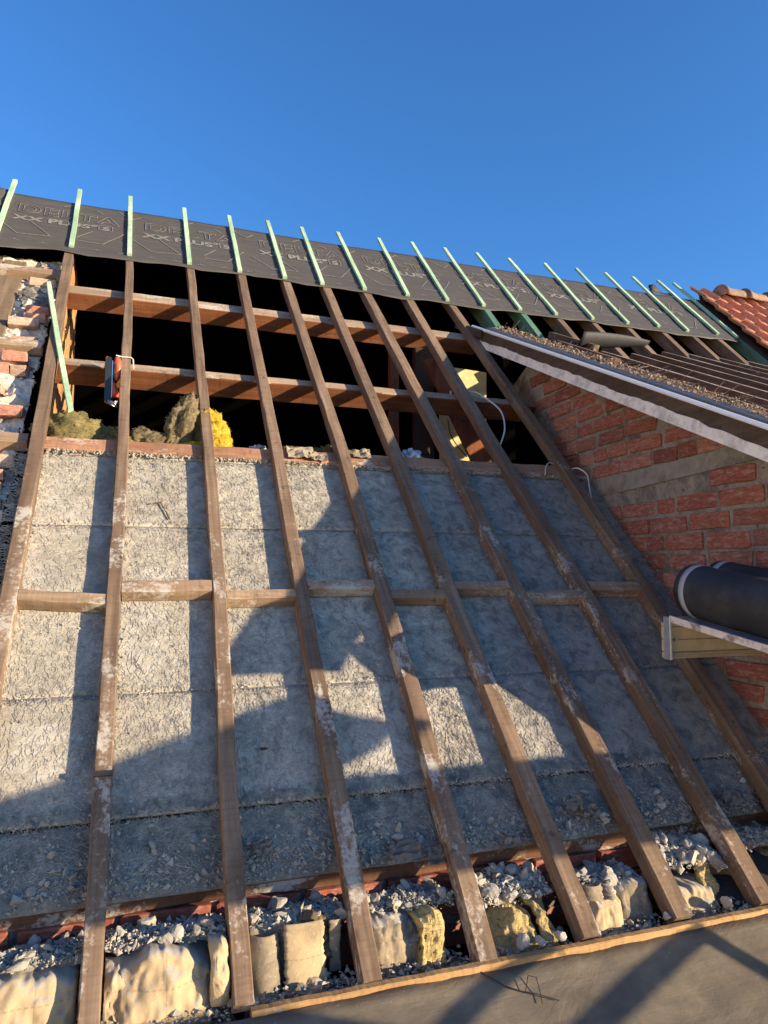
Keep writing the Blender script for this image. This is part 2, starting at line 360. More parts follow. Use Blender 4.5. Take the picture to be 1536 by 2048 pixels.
M_METAL = plain('drip_metal', (0.88, 0.87, 0.84), 0.05, 10, 0.28, 0.1, 60, 0.6, 0.0)  # near-white base stands in for the glint along the drip
M_BITUMEN = plain('bitumen_strip', (0.045, 0.05, 0.06), 0.3, 20, 0.42, 0.4, 120, 0.5)
M_BLACK = plain('black_rubber', (0.022, 0.022, 0.024), 0.3, 20, 0.7, 0.35, 140, 0.5)
M_DEBRIS = plain('straw_debris', (0.30, 0.235, 0.175), 0.45, 40, 0.95, 0.9, 90, 0.1, dirt=(0.18, 0.12, 0.09), dsc=14)
M_CABLE = plain('white_cable', (0.62, 0.60, 0.55), 0.05, 10, 0.5, 0.1)
M_WIRE = plain('rusty_wire', (0.03, 0.022, 0.018), 0.2, 10, 0.8, 0.1)
M_TERRA = plain('terracotta', (0.58, 0.235, 0.125), 0.2, 16, 0.75, 0.5, 70, 0.25, dirt=(0.40, 0.21, 0.13), dsc=6)
M_TERRAD = plain('ridge_terracotta', (0.30, 0.20, 0.14), 0.25, 16, 0.8, 0.6, 60, 0.2, dirt=(0.14, 0.10, 0.08), dsc=8)
M_ALU = plain('beige_aluminium', (0.50, 0.43, 0.29), 0.10, 20, 0.5, 0.15, 90, 0.4, dirt=(0.34, 0.29, 0.19), dsc=5)
M_ALUC = plain('bare_aluminium', (0.55, 0.57, 0.60), 0.10, 20, 0.38, 0.15, 90, 0.5, 0.7)
M_FLAKE = plain('flaking_paint', (0.70, 0.62, 0.55), 0.1, 30, 0.8, 0.6, 80, 0.2, dirt=(0.10, 0.08, 0.07), dsc=16)
M_ROLL = plain('roll_membrane', (0.026, 0.026, 0.028), 0.25, 12, 0.6, 0.35, 150, 0.35, dirt=(0.06, 0.056, 0.05), dsc=4)
M_BAND = plain('white_band', (0.33, 0.335, 0.35), 0.08, 10, 0.6, 0.1)
M_ORANGE = plain('orange_plastic', (0.72, 0.10, 0.035), 0.08, 10, 0.38, 0.05, 60, 0.5)
M_BLACKP = plain('black_plastic', (0.018, 0.018, 0.022), 0.1, 10, 0.35, 0.05, 60, 0.5)
M_STEEL = plain('steel', (0.5, 0.5, 0.52), 0.1, 10, 0.3, 0.1, 60, 0.5, 1.0)
M_FOIL = plain('crumpled_foil', (0.45, 0.45, 0.46), 0.5, 30, 0.4, 0.6, 60, 0.5, 0.6)
def m_wool(name, c, cd_, cl):
    t = NT(name); v = t.map((1, 1, 1)); a = t.noise(v, 9, 6, 0.7, 0.8); b = t.noise(t.map((30, 30, 95)), 1.0, 5, 0.7, 1.2)
    col = t.ramp(a, [(0.3, cd_), (0.5, c), (0.72, cl)]); col = t.mix(t.ramp(b, [(0.36, 0.6), (0.5, 0.0)]), col, tuple(x * 0.4 for x in cd_))
    t.col(col); t.bump(t.math('ADD', b, a), 0.9, 0.012); return t.done(0.97, 0.05)
M_WOOL = m_wool('olive_wool', (0.20, 0.165, 0.07), (0.10, 0.085, 0.045), (0.29, 0.24, 0.10))
M_WOOLB = m_wool('brown_wool', (0.19, 0.15, 0.085), (0.09, 0.07, 0.045), (0.30, 0.25, 0.13))
M_WOOLY = m_wool('yellow_wool', (0.50, 0.34, 0.035), (0.36, 0.23, 0.03), (0.60, 0.45, 0.10))
M_WOOLC = m_wool('cream_wool', (0.50, 0.38, 0.17), (0.35, 0.26, 0.12), (0.62, 0.51, 0.28))
def m_paper(name, c, dirt, amt):
    t = NT(name); v = t.map((1, 1, 1)); rnd = t.math('MULTIPLY', t.rand(), 17.0)
    a = t.noise(v, 5, 6, 0.65, 0.4, rnd); b = t.noise(v, 60, 4, 0.7, 0.0, rnd); d = t.noise(v, 3.4, 6, 0.72, 0.5, rnd)
    col = t.ramp(a, [(0.3, tuple(x * 0.82 for x in c)), (0.7, c)])
    sx = t.n('ShaderNodeSeparateXYZ'); t.l(v, sx.inputs[0])
    # printed grid of thin lines, one set dashed
    lx = t.math('LESS_THAN', t.math('FRACT', t.math('MULTIPLY', sx.outputs[0], 8.3)), 0.028)
    lz = t.math('LESS_THAN', t.math('FRACT', t.math('MULTIPLY', sx.outputs[2], 8.3)), 0.035)
    dash = t.math('GREATER_THAN', t.math('FRACT', t.math('MULTIPLY', sx.outputs[0], 55.0)), 0.4)
    ln = t.math('MAXIMUM', lx, t.math('MULTIPLY', lz, dash))
    col = t.mix(t.math('MULTIPLY', ln, 0.5), col, (0.20, 0.15, 0.09))
    col = t.mix(t.ramp(d, [(0.60 - amt, 0.0), (0.72 - amt, 0.8)]), col, dirt)
    col = t.mix(t.ramp(b, [(0.60, 0.0), (0.68, 0.5)]), col, (0.60, 0.57, 0.50))
    ge = t.n('ShaderNodeNewGeometry'); sn = t.n('ShaderNodeSeparateXYZ'); t.l(ge.outputs['True Normal'], sn.inputs[0])
    dz = t.math('ADD', t.math('ABSOLUTE', sn.outputs[2]), t.math('MULTIPLY', t.math('SUBTRACT', t.noise(v, 22, 4, 0.7), 0.5), 0.9))
    col = t.mix(t.ramp(dz, [(0.62, 0.0), (0.80, 0.9)]), col, (0.36, 0.33, 0.28))     # plaster dust settled on what faces up
    t.col(col); t.bump(t.math('ADD', t.math('MULTIPLY', b, 0.5), a), 0.5, 0.006); return t.done(0.9, 0.15)
M_PAPER = m_paper('batt_paper', (0.44, 0.335, 0.20), (0.22, 0.175, 0.115), 0.13)
M_PAPERD = m_paper('dirty_batt_paper', (0.30, 0.24, 0.16), (0.12, 0.105, 0.09), 0.16)
M_CASTER = plain('grey_caster', (0.16, 0.17, 0.18), 0.2, 6, 0.6, 0.3)  # for the added shadow-casting shape on the scaffold
M_TUBE = plain('scaffold_steel', (0.40, 0.40, 0.41), 0.15, 12, 0.45, 0.2, 60, 0.5, 0.8)

# ------------------------------------------------------------------ setting
g = MB().box(-150, 150, -150, 150, -0.2, 0.0).build('ground', M_GROUND); tag(g, kind='structure')

def bay_rand(a, b, r_): return a + (b - a) * r_.random()
RAF = [  # (s, u) down each rafter, width
    ([(7.08, -0.60), (6.0, -0.578), (3.4, -0.527), (2.345, -0.511), (0.62, -0.500)], 0.068),
    ([(7.08, -0.14), (6.0, -0.123), (3.44, -0.092), (1.44, -0.091), (0.66, -0.089)], 0.060),
    ([(7.08, 0.345), (6.0, 0.358), (3.49, 0.378), (2.37, 0.372), (1.4, 0.348), (0.66, 0.339)], 0.062),
    ([(7.08, 0.775), (6.0, 0.781), (3.53, 0.783), (2.37, 0.764), (1.75, 0.758), (0.655, 0.742)], 0.066),
    ([(7.08, 1.16), (6.0, 1.169), (3.58, 1.203), (2.36, 1.183), (1.67, 1.178), (0.65, 1.148)], 0.072),
    ([(7.08, 1.51), (6.0, 1.531), (3.61, 1.560), (2.36, 1.553), (0.66, 1.562)], 0.075),
    ([(7.08, 1.90), (6.0, 1.912), (3.65, 1.955), (2.36, 1.950), (0.665, 1.970)], 0.080),
    ([(7.08, 2.315), (6.0, 2.318), (3.69, 2.338), (2.36, 2.376), (0.66, 2.370)], 0.080),
    ([(7.08, 2.735), (6.0, 2.749), (3.74, 2.801), (2.35, 2.795), (0.66, 2.735)], 0.076)]
def ru(k, s):
    c = RAF[k][0]
    for (s1, u1), (s0, u0) in zip(c[:-1], c[1:]):
        if s >= s0 - 1e-6: return u0 + (u1 - u0) * (s - s0) / (s1 - s0)
    return c[-1][1]
def edges(k, s):                      # clear bay right of rafter k: (left, right) in u
    return ru(k, s) + RAF[k][1] / 2, ru(k + 1, s) - RAF[k + 1][1] / 2

# ------------------------------------------------------------------ timber roof frame
frame = thing('roof_frame', 'stripped old timber roof frame of brown rafters, purlins and noggings on the steep slope', 'roof frame', P(1.0, 0.66, -0.07))
for k, (c, wd) in enumerate(RAF):
    top, bot = c[0][0], c[-1][0]; n = 46
    path = []
    for i in range(n + 1):
        s = top + (bot - top) * i / n
        path.append((ru(k, s), s, 0.0))
    m = MB().beam(path[::-1], wd, 0.072, (1, 0, 0), 0.004, 0.0014, 10 + k, 0.004)
    m.build('rafter', M_RAFTER, frame, frame='roof')
for k, (u, green) in enumerate([(3.11, 1), (3.52, 1), (3.93, 0), (4.35, 0), (4.77, 0), (5.22, 0), (5.62, 0), (5.98, 0), (6.36, 1)]):
    s_lo = 5.3 if k < 8 else 5.0
    o = MB().beam([(u + 0.006 * math.sin(i), 7.08 + (s_lo - 7.08) * i / 12, 0) for i in range(13)][::-1], 0.07, 0.12 if k else 0.15, (1, 0, 0), 0.004, 0.001, 60 + k).build('rafter', M_GREEND if green else M_RAFTER, frame, frame='roof')
    if green: o['label'] = 'green treated rafter'
for nm, s0, s1, h0, dp, x0, x1, sd in [('purlin', 5.44, 5.57, -0.074, 0.135, -0.60, 2.85, 3), ('purlin', 4.39, 4.475, -0.074, 0.150, -0.56, 2.98, 4)]:
    path = [(x0 + (x1 - x0) * i / 30, (s0 + s1) / 2 - 0.016 * (i / 30), h0) for i in range(31)]
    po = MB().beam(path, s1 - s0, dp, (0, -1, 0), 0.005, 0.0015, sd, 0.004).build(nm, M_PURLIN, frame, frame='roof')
    po.data.materials.append(M_PURTOP)                  # sunlight on the top is painted as a paler wood
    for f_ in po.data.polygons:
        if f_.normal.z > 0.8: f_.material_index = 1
NOG = [(2.293, 2.353, 2.262, 2.323), (2.333, 2.404, 2.337, 2.408), (2.309, 2.337, 2.300, 2.347), (2.352, 2.400, 2.356, 2.406), (2.286, 2.336, 2.287, 2.337), (2.345, 2.392, 2.349, 2.397), (2.268, 2.322, 2.272, 2.326), (2.325, 2.394, 2.318, 2.386)]
for k, (a0, a1, b0, b1) in enumerate(NOG):
    el, er = edges(k, 2.33); rn = rng(k); a0 = min(a0, a1 - 0.055); b0 = min(b0, b1 - 0.055)
    path = [(el + 0.001 + (er - el - 0.002) * i / 8, (a0 + a1) / 2 + ((b0 + b1) / 2 - (a0 + a1) / 2) * i / 8, -0.003 + rn.uniform(-.002, .002)) for i in range(9)]
    MB().beam(path, a1 - a0, 0.066, (0, -1, 0), 0.003, 0.0012, 30 + k).build('nogging', M_NOG, frame, frame='roof')
for k in range(8):
    el, er = edges(k, 3.5)
    path = [(el + 0.001 + (er - el - 0.002) * i / 8, 3.497 + 0.003 * math.sin(k * 2.1 + i), -0.045) for i in range(9)]
    MB().beam(path, 0.105, 0.05, (0, -1, 0), 0.003, 0.0012, 40 + k).build('trimmer_board', M_TRIM, frame, frame='roof')
# wall plate, seen between the rafters
path = [(x, 2.665, CZ - 1.063 - 0.009 * (x + 0.5) + 0.006 * math.sin(x * 5)) for x in np.linspace(-0.9, 3.0, 30)]
MB().beam(path, 0.085, 0.062, (0, -1, 0), 0.005, 0.003, 77, 0.01).build('wall_plate', M_PLATE, frame)

# ------------------------------------------------------------------ wood wool boards
boards = thing('insulation_boards', 'grey wood wool boards laid under the rafters, dusty and stained', 'roof boards', P(1.0, 1.1, -0.08))
JO = [(1.045, 1.313), (1.315, 1.836), (1.838, 2.853), (2.855, 3.426), (3.428, 3.50)]
def board_h(u, s, j):
    base = -0.073 + [0.0, 0.001, -0.002, 0.001, 0.004][j]
    if j == 0: base -= 0.018 + 0.10 * max(0.0, (1.30 - s)) ** 1.2
    return base + 0.0022 * fb((u, s, 0), 5, 3, j * 3.1)
for k in range(9):
    for j, (s0, s1) in enumerate(JO):
        nu, ns = 12, max(3, int((s1 - s0) / 0.035)); gr = []
        for i in range(ns + 1):
            s = s0 + (s1 - s0) * i / ns
            if k < 8: a, b = ru(k, s), ru(k + 1, s)
            else: a, b = ru(8, s), 3.04
            row = []
            for q in range(nu + 1):
                u = a + (b - a) * q / nu; ss = s
                if i in (0, ns): ss += 0.0012 * fb((u, s, 1), 22, 3, k)
                h = board_h(u, s, j) - (0.002 if i in (0, ns) else 0)
                row.append((u, ss, h))
            gr.append(row)
        MB().sheet([r_[::-1] for r_ in gr], 0.02).build('wood_wool_board', M_BOARD, boards, True, 'roof')
def strands(n, seed):
    r_ = np.random.default_rng(seed); K = 5
    u = r_.uniform(-0.62, 3.0, n); s = r_.uniform(1.10, 3.46, n)
    keep = np.ones(n, bool)
    for i in range(n):
        f = fb((u[i], s[i], 0), 1.7, 3, 4.0)
        dens = 0.78 + 0.55 * f
        if u[i] > 1.95 and s[i] < 2.4: dens *= 0.45
        if s[i] < 1.36: dens = 0.9 - (0.5 if s[i] < 1.16 else 0.0)
        if r_.random() > dens: keep[i] = False
    u = u[keep]; s = s[keep]; n = len(u)
    for jn in (1.314, 1.837, 2.854, 3.427):
        near = np.abs(s - jn) < 0.016; s = np.where(near, jn + np.sign(s - jn) * (0.016 + np.abs(s - jn)), s)
    L = r_.uniform(0.012, 0.060, n); a0 = r_.uniform(0, 2 * np.pi, n); cur = r_.normal(0, 1.0, n) * 30; wd = r_.uniform(0.0006, 0.0013, n); hh = r_.uniform(0.0005, 0.0020, n)
    L = np.where(s < 1.36, L * 1.5 + 0.02, L); hh = np.where(s < 1.36, hh * 2.6, hh); wd = np.where(s < 1.36, wd * 1.5, wd)
    t = np.linspace(-0.5, 0.5, K)
    ang = a0[:, None] + cur[:, None] * L[:, None] * t[None] * 1.0
    du = np.cumsum(np.cos(ang), 1) * (L / K)[:, None]; ds = np.cumsum(np.sin(ang), 1) * (L / K)[:, None]
    cu = u[:, None] + du - du.mean(1)[:, None]; cs = s[:, None] + ds - ds.mean(1)[:, None]
    row_ = np.digitize(s, [1.314, 1.837, 2.854, 3.427]); bs = -0.073 + np.array([0.0, 0.001, -0.002, 0.001, 0.004])[row_]
    bs += np.array([0.0022 * fb((u[i], s[i], 0), 5, 3, row_[i] * 3.1) for i in range(n)])
    base = np.repeat(bs[:, None], K, 1)
    base += 0.0006
    low = cs < 1.30; base -= np.where(np.repeat(row_[:, None], K, 1) == 0, 0.018, 0.0); base -= np.where(low, 0.10 * np.clip(1.30 - cs, 0, None) ** 1.2, 0)
    nx, ny = -np.sin(ang), np.cos(ang)
    V = np.zeros((n, K, 3, 3))
    for m, off in enumerate((-1, 1)):
        V[:, :, m, 0] = cu + off * nx * wd[:, None]; V[:, :, m, 1] = cs + off * ny * wd[:, None]; V[:, :, m, 2] = base - 0.002
    V[:, :, 2, 0] = cu; V[:, :, 2, 1] = cs; V[:, :, 2, 2] = base + hh[:, None]
    V = V.reshape(-1, 3)
    idx = np.arange(n)[:, None] * K * 3 + np.arange(K - 1)[None] * 3
    idx = idx.reshape(-1)
    F = np.concatenate([np.stack([idx, idx + 2, idx + 5, idx + 3], 1), np.stack([idx + 2, idx + 1, idx + 4, idx + 5], 1)])
    me = bpy.data.meshes.new('wood_wool_strands'); me.vertices.add(len(V)); me.vertices.foreach_set('co', V.ravel().astype(np.float32))
    me.loops.add(F.size); me.loops.foreach_set('vertex_index', F.ravel().astype(np.int32))
    me.polygons.add(len(F)); me.polygons.foreach_set('loop_start', np.arange(0, F.size, 4, dtype=np.int32)); me.update(calc_edges=True)
    me.polygons.foreach_set('use_smooth', np.ones(len(F), bool)); me.validate()
    return me
MB().box(-0.62, 3.0, 1.10, 3.46, -0.125, -0.112).build('backing', M_DARK, boards, False, 'roof')
so_ = link('wood_wool_strands', strands(105000, 5), M_STRAND, boards, 'roof'); so_['kind'] = 'stuff'

# ------------------------------------------------------------------ loose bits (joined, uncountable)
def crumbs(name, pts, mat, parent=None, seed=1, frame_=None):
    """pts: list of (x, y, z, size) world points"""
    r_ = np.random.default_rng(seed); pts = np.array(pts, float); n = len(pts)
    oc = np.array([[1, 0, 0], [-1, 0, 0], [0, 1, 0], [0, -1, 0], [0, 0, 1], [0, 0, -1]], float)
    F0 = np.array([[0, 2, 4], [2, 1, 4], [1, 3, 4], [3, 0, 4], [2, 0, 5], [1, 2, 5], [3, 1, 5], [0, 3, 5]])
    V = oc[None] * r_.uniform(0.55, 1.25, (n, 6, 1)) + r_.normal(0, 0.18, (n, 6, 3))
    a = r_.uniform(0, 6.28, n); ca, sa = np.cos(a), np.sin(a)
    x = V[:, :, 0] * ca[:, None] - V[:, :, 1] * sa[:, None]; y = V[:, :, 0] * sa[:, None] + V[:, :, 1] * ca[:, None]
    V = np.stack([x, y, V[:, :, 2] * r_.uniform(0.5, 1.0, (n, 1))], 2) * pts[:, None, 3:4] + pts[:, None, :3]
    F = (F0[None] + np.arange(n)[:, None, None] * 6).reshape(-1, 3)
    me = bpy.data.meshes.new(name); me.from_pydata(V.reshape(-1, 3).tolist(), [], F.tolist()); me.update()
    o = link(name, me, mat, parent); o['kind'] = 'stuff'; return o

def lump_mesh(name, seed, mat, sub=2, rough=0.35, flat=0.75):
    bm = bmesh.new(); bmesh.ops.create_icosphere(bm, subdivisions=sub, radius=1.0); rn = rng(seed)
    planes = [(Vector((rn.gauss(0, 1), rn.gauss(0, 1), rn.gauss(0, 1))).normalized(), rn.uniform(0.35, 0.8)) for _ in range(9)]
    for v in bm.verts:
        p = v.co.copy()
        for nn, d in planes:
            e = p.dot(nn) - d
            if e > 0: p -= nn * e * 0.92
        p *= 1 + rough * 0.6 * fb(p, 1.6, 3, seed) + 0.10 * fb(p, 5, 3, seed)
        v.co = Vector((p.x, p.y, p.z * flat))
    me = bpy.data.meshes.new(name); bm.to_mesh(me); bm.free(); me.materials.append(mat); return me
LUMPW = [lump_mesh('plaster_lump', 100 + i, M_RUBBLE, 3 if i < 4 else 2) for i in range(9)]
LUMPG = [lump_mesh('mortar_lump', 200 + i, M_RUBGREY, 2) for i in range(5)]
def rmat(loc, sc, r_, tilt=3.14):
    return Matrix.Translation(loc) @ Matrix.Rotation(r_.uniform(0, 6.28), 4, 'Z') @ Matrix.Rotation(r_.uniform(-tilt, tilt), 4, 'X') @ Matrix.Diagonal((sc * r_.uniform(0.8, 1.35), sc * r_.uniform(0.75, 1.1), sc * r_.uniform(0.75, 1.1), 1))

# ------------------------------------------------------------------ membrane with printing
memb = thing('roof_membrane', 'black printed roofing membrane nailed across the top of the slope', 'roofing membrane', P(2.5, 6.0, 0.0))
def mem_h(u, s):
    return 0.008 + 0.006 * fb((u * 0.8, s * 2.2, 0), 2.0, 3, 8.0) + 0.0016 * fb((u, s * 3, 0), 9.0, 3, 2.0)
BU = [-0.566, -0.128, 0.348, 0.767, 1.156, 1.49, 1.888, 2.306, 2.709, 3.093, 3.502, 3.911, 4.35, 4.786, 5.203, 5.58, 6.014, 6.275]
def mem_bot(u):
    s = 5.985 + 0.012 * math.sin(u * 7.5 + 1) + 0.02 * math.sin(u * 1.9) + 0.01 * fb((u, 0, 0), 4, 2, 2)
    if u < -0.7: s -= 0.07 * min(1, (-0.7 - u) / 0.4)
    if u > 4.5: s += 0.05 * min(1, (u - 4.5) / 1.5)
    return s
gr = []; NU, NS = 190, 22
for q in range(NU + 1):
    u = -1.6 + 7.9 * q / NU; row = []
    for i in range(NS + 1):
        f = i / NS; s = mem_bot(u) + (7.10 + 0.01 * math.sin(u * 3) - mem_bot(u)) * f
        uu = u
        if q == NU: uu += 0.05 * fb((0, s * 4, 0), 1.5, 2, 3) - 0.05 * (1 - f)
        row.append((uu, s, mem_h(u, s) - (0.006 * (1 - f * 12) if f < 0.08 else 0) + (0.010 * abs(math.sin(u * 7)) if i == 0 else 0)))
    for i in range(1, 5):             # folds over the ridge and runs down behind
        a = i * 0.10; row.append((u, 7.10 + a * 0.05, 0.004 - a))
    gr.append(row)
MB().sheet(gr, 0.0025).build('sheet', M_MEMB, memb, True, 'roof')
def text(body, u, s, size, sx, fill, slope):
    cu = bpy.data.curves.new('lettering', 'FONT'); cu.body = body; cu.size = size
    cu.fill_mode = 'FRONT' if fill else 'NONE'
    cu.offset = 0.006 if not fill else 0.005
    if not fill: cu.bevel_depth = 0.0032; cu.bevel_resolution = 0; cu.space_character = 1.12
    ob = bpy.data.objects.new('tmp', cu); COL.objects.link(ob)
    dg = bpy.context.evaluated_depsgraph_get(); dg.update()
    me = bpy.data.meshes.new_from_object(ob.evaluated_get(dg)); bpy.data.objects.remove(ob)
    for v in me.vertices:
        uu = u + v.co.x * sx; ss = s + v.co.y + slope * v.co.x
        v.co = Vector((uu, ss, mem_h(uu, ss) + 0.004 + v.co.z * 0.25))
    me.name = 'lettering'; return me
def ribbon(pts, wd=0.006):
    m = MB()
    for (a, b) in zip(pts[:-1], pts[1:]):
        a = Vector(a); b = Vector(b); n = max(2, int((b - a).length / 0.08)); side = Vector((-(b - a).y, (b - a).x)).normalized() * wd / 2
        rows = []
        for i in range(n + 1):
            p = a + (b - a) * i / n
            rows.append([(p.x + side.x, p.y + side.y, mem_h(p.x, p.y) + 0.0045), (p.x - side.x, p.y - side.y, mem_h(p.x, p.y) + 0.0045)])
        m.sheet(rows, 0.001)
    return m
for k in range(7):
    u0 = -1.045 + 1.022 * k; dsl = 0.0
    link('lettering', text('DELTA', u0, 6.700, 0.225, 1.10, False, -0.02), M_PRINT, memb, 'roof')
    link('lettering', text('XX PLUS', u0 - 0.005, 6.525, 0.130, 1.18, True, 0.0), M_PRINT, memb, 'roof')
    link('lettering', text('®', u0 + 0.595, 6.575, 0.07, 1.0, True, 0.0), M_PRINT, memb, 'roof')
    link('lettering', text('S', u0 + 0.685, 6.545, 0.095, 1.2, True, 0.0), M_PRINT, memb, 'roof')
    m = ribbon([(u0 + 0.655, 6.635), (u0 + 0.765, 6.635), (u0 + 0.765, 6.530), (u0 + 0.655, 6.530), (u0 + 0.655, 6.635)], 0.006)
    for b in [[(-0.09, 6.44), (0.067, 6.215), (0.306, 6.238), (0.137, 6.50)], [(0.50, 6.29), (0.61, 6.465)], [(0.505, 6.238), (0.705, 6.232), (0.863, 6.513)], [(0.35, 6.95), (0.43, 7.03)], [(0.62, 6.96), (0.68, 6.90)], [(0.80, 7.02), (0.92, 6.88), (0.99, 6.97)]]:
        for p in (ribbon([(u0 + x, s) for x, s in b], 0.007),): m.add(p.v, p.f)
    for i in range(5):
        a = u0 + 0.03 + i * 0.2; p = ribbon([(a, 6.085), (a + 0.07, 6.085)], 0.005); m.add(p.v, p.f); p = ribbon([(a + 0.035, 6.085), (a + 0.035, 6.105)], 0.005); m.add(p.v, p.f)
    pl_ = m.build('printed_lines', M_PRINT, memb, False, 'roof'); pl_['kind'] = 'stuff'

fl = thing('membrane_flap', 'black membrane flap rising over the wall at the left end of the ridge', 'membrane flap', P(-1.4, 7.0, 0.0))
gr = [[(-1.9 + 0.75 * i / 10 , 6.75 + 0.42 * j / 8 + 0.02 * fb((i, j, 0), 0.5, 2), 0.012 + 0.20 * (1 - i / 10) ** 1.3 * (0.35 + 0.65 * j / 8) + 0.012 * fb((i, j, 3), 0.6, 2)) for j in range(9)] for i in range(11)]
MB().sheet(gr, 0.004).build('sheet', M_MEMB, fl, True, 'roof')
for (u, s0, w_, lab) in [(5.70, 7.10, 0.42, 'dark upturned membrane end behind the green battens on the ridge'), (6.45, 7.12, 0.40, 'dark membrane corner sticking up beside the topmost roof tiles')]:
    f2 = thing('membrane_flap', lab, 'membrane flap', P(u, s0, 0.0))
    gr = [[(u + w_ * i / 8, s0 + 0.10 * j / 5 + 0.02 * fb((i, j, u), 0.6, 2), 0.01 + (0.07 * math.sin(math.pi * min(1, i / 5 + .25)) * j / 5) + 0.02 * fb((i, j, u), 0.7, 2)) for j in range(6)] for i in range(9)]
    MB().sheet(gr, 0.004).build('sheet', M_BLACK, f2, True, 'roof')

# ------------------------------------------------------------------ green counter battens
ORD = ['', 'second', 'third', 'fourth', 'fifth', 'sixth', 'seventh', 'eighth', 'ninth', 'tenth', 'eleventh', 'twelfth', 'thirteenth', 'fourteenth', 'fifteenth', 'sixteenth', 'seventeenth', 'eighteenth', 'last']
BT = [(-1.11, 6.05, -1.142, 7.39)] + [(a, b, c, d) for a, b, c, d in zip(BU, [6.073, 6.064, 6.059, 6.038, 6.031, 6.012, 6.02, 6.018, 6.027, 6.028, 6.053, 6.052, 6.066, 6.075, 6.109, 6.097, 6.129, 6.119],
      [-0.6, -0.156, 0.337, 0.767, 1.154, 1.5, 1.887, 2.345, 2.736, 3.121, 3.523, 3.926, 4.413, 4.846, 5.261, 5.672, 6.062, 6.312],
      [7.411, 7.445, 7.366, 7.36, 7.396, 7.367, 7.392, 7.412, 7.456, 7.45, 7.46, 7.451, 7.481, 7.486, 7.495, 7.513, 7.535, 7.54])]
for k, (ua, sa, ub, sb) in enumerate(BT):
    lab = 'pale green counter batten at the far left, cut by the edge of the photo' if k == 0 else ('pale green counter batten half in shade right beside the roof tiles' if k == 18 else 'pale green counter batten over the black membrane, %s from the left' % ORD[k])
    path = [(ua + (ub - ua) * i / 12, sa + (sb - sa) * i / 12, 0.034 + 0.001 * math.sin(i + k)) for i in range(13)]
    o = MB().beam(path, 0.037, 0.024, (1, 0, 0), 0.0015, 0.0006, 80 + k, 0.002).build('counter_batten', M_GREEN, None, False, 'roof')
    tag(o, lab, 'batten', 'green counter battens across the membrane')

# ------------------------------------------------------------------ attic: dark enclosure behind the openings
house = thing('house', 'brick house under the opened roof, its attic dark inside', 'house', W(1.0, 2.4, -CZ))
RY, RZ = 6.74, 3.32                                           # ridge
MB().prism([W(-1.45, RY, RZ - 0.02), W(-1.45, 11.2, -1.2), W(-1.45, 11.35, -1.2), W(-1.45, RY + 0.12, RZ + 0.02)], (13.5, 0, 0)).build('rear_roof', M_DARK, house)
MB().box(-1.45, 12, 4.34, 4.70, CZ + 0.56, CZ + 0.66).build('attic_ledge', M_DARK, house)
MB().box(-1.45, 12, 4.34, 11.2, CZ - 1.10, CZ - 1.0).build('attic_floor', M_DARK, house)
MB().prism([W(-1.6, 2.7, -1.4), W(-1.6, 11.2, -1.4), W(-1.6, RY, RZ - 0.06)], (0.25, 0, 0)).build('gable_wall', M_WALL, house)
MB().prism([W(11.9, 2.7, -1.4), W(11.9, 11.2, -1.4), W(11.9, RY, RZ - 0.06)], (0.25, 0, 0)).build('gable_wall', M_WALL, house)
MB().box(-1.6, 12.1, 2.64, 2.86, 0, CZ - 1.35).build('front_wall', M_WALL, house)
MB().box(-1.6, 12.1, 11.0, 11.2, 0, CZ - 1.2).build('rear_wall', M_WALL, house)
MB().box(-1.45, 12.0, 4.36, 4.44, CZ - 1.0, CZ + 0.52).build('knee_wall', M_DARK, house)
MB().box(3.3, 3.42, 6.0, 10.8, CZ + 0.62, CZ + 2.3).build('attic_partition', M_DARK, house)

# posts, struts and panel inside the opening, right
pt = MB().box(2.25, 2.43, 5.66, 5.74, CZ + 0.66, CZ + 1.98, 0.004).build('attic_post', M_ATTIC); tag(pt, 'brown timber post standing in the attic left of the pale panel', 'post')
pt = MB().box(2.02, 2.10, 5.66, 5.73, CZ + 0.66, CZ + 1.95, 0.004).build('attic_post', M_REDWOOD); tag(pt, 'slim reddish post deep in the attic behind the purlin', 'post')
pn = thing('pale_panel', 'pale yellow board in sun patches behind the dormer-side rafters', 'board', W(2.65, 5.6, 0.62))
MB().prism([W(2.46, 5.60, 0.66), W(2.72, 5.60, 0.66), W(2.74, 5.60, 1.15), W(2.90, 5.60, 1.30), W(2.91, 5.60, 1.80), W(2.46, 5.60, 1.82)], (0, 0.03, 0)).build('board', M_YPANEL, pn)
st = MB().beam([W(2.28 + 0.60 * i / 10, 5.38, 1.80 - 1.14 * i / 10) for i in range(11)], 0.17, 0.035, (0.92, 0, 0.38), 0.003, 0.001, 9).build('red_board', M_REDWOOD)
tag(st, 'wide dark red board leaning diagonally in front of the pale panel', 'board')
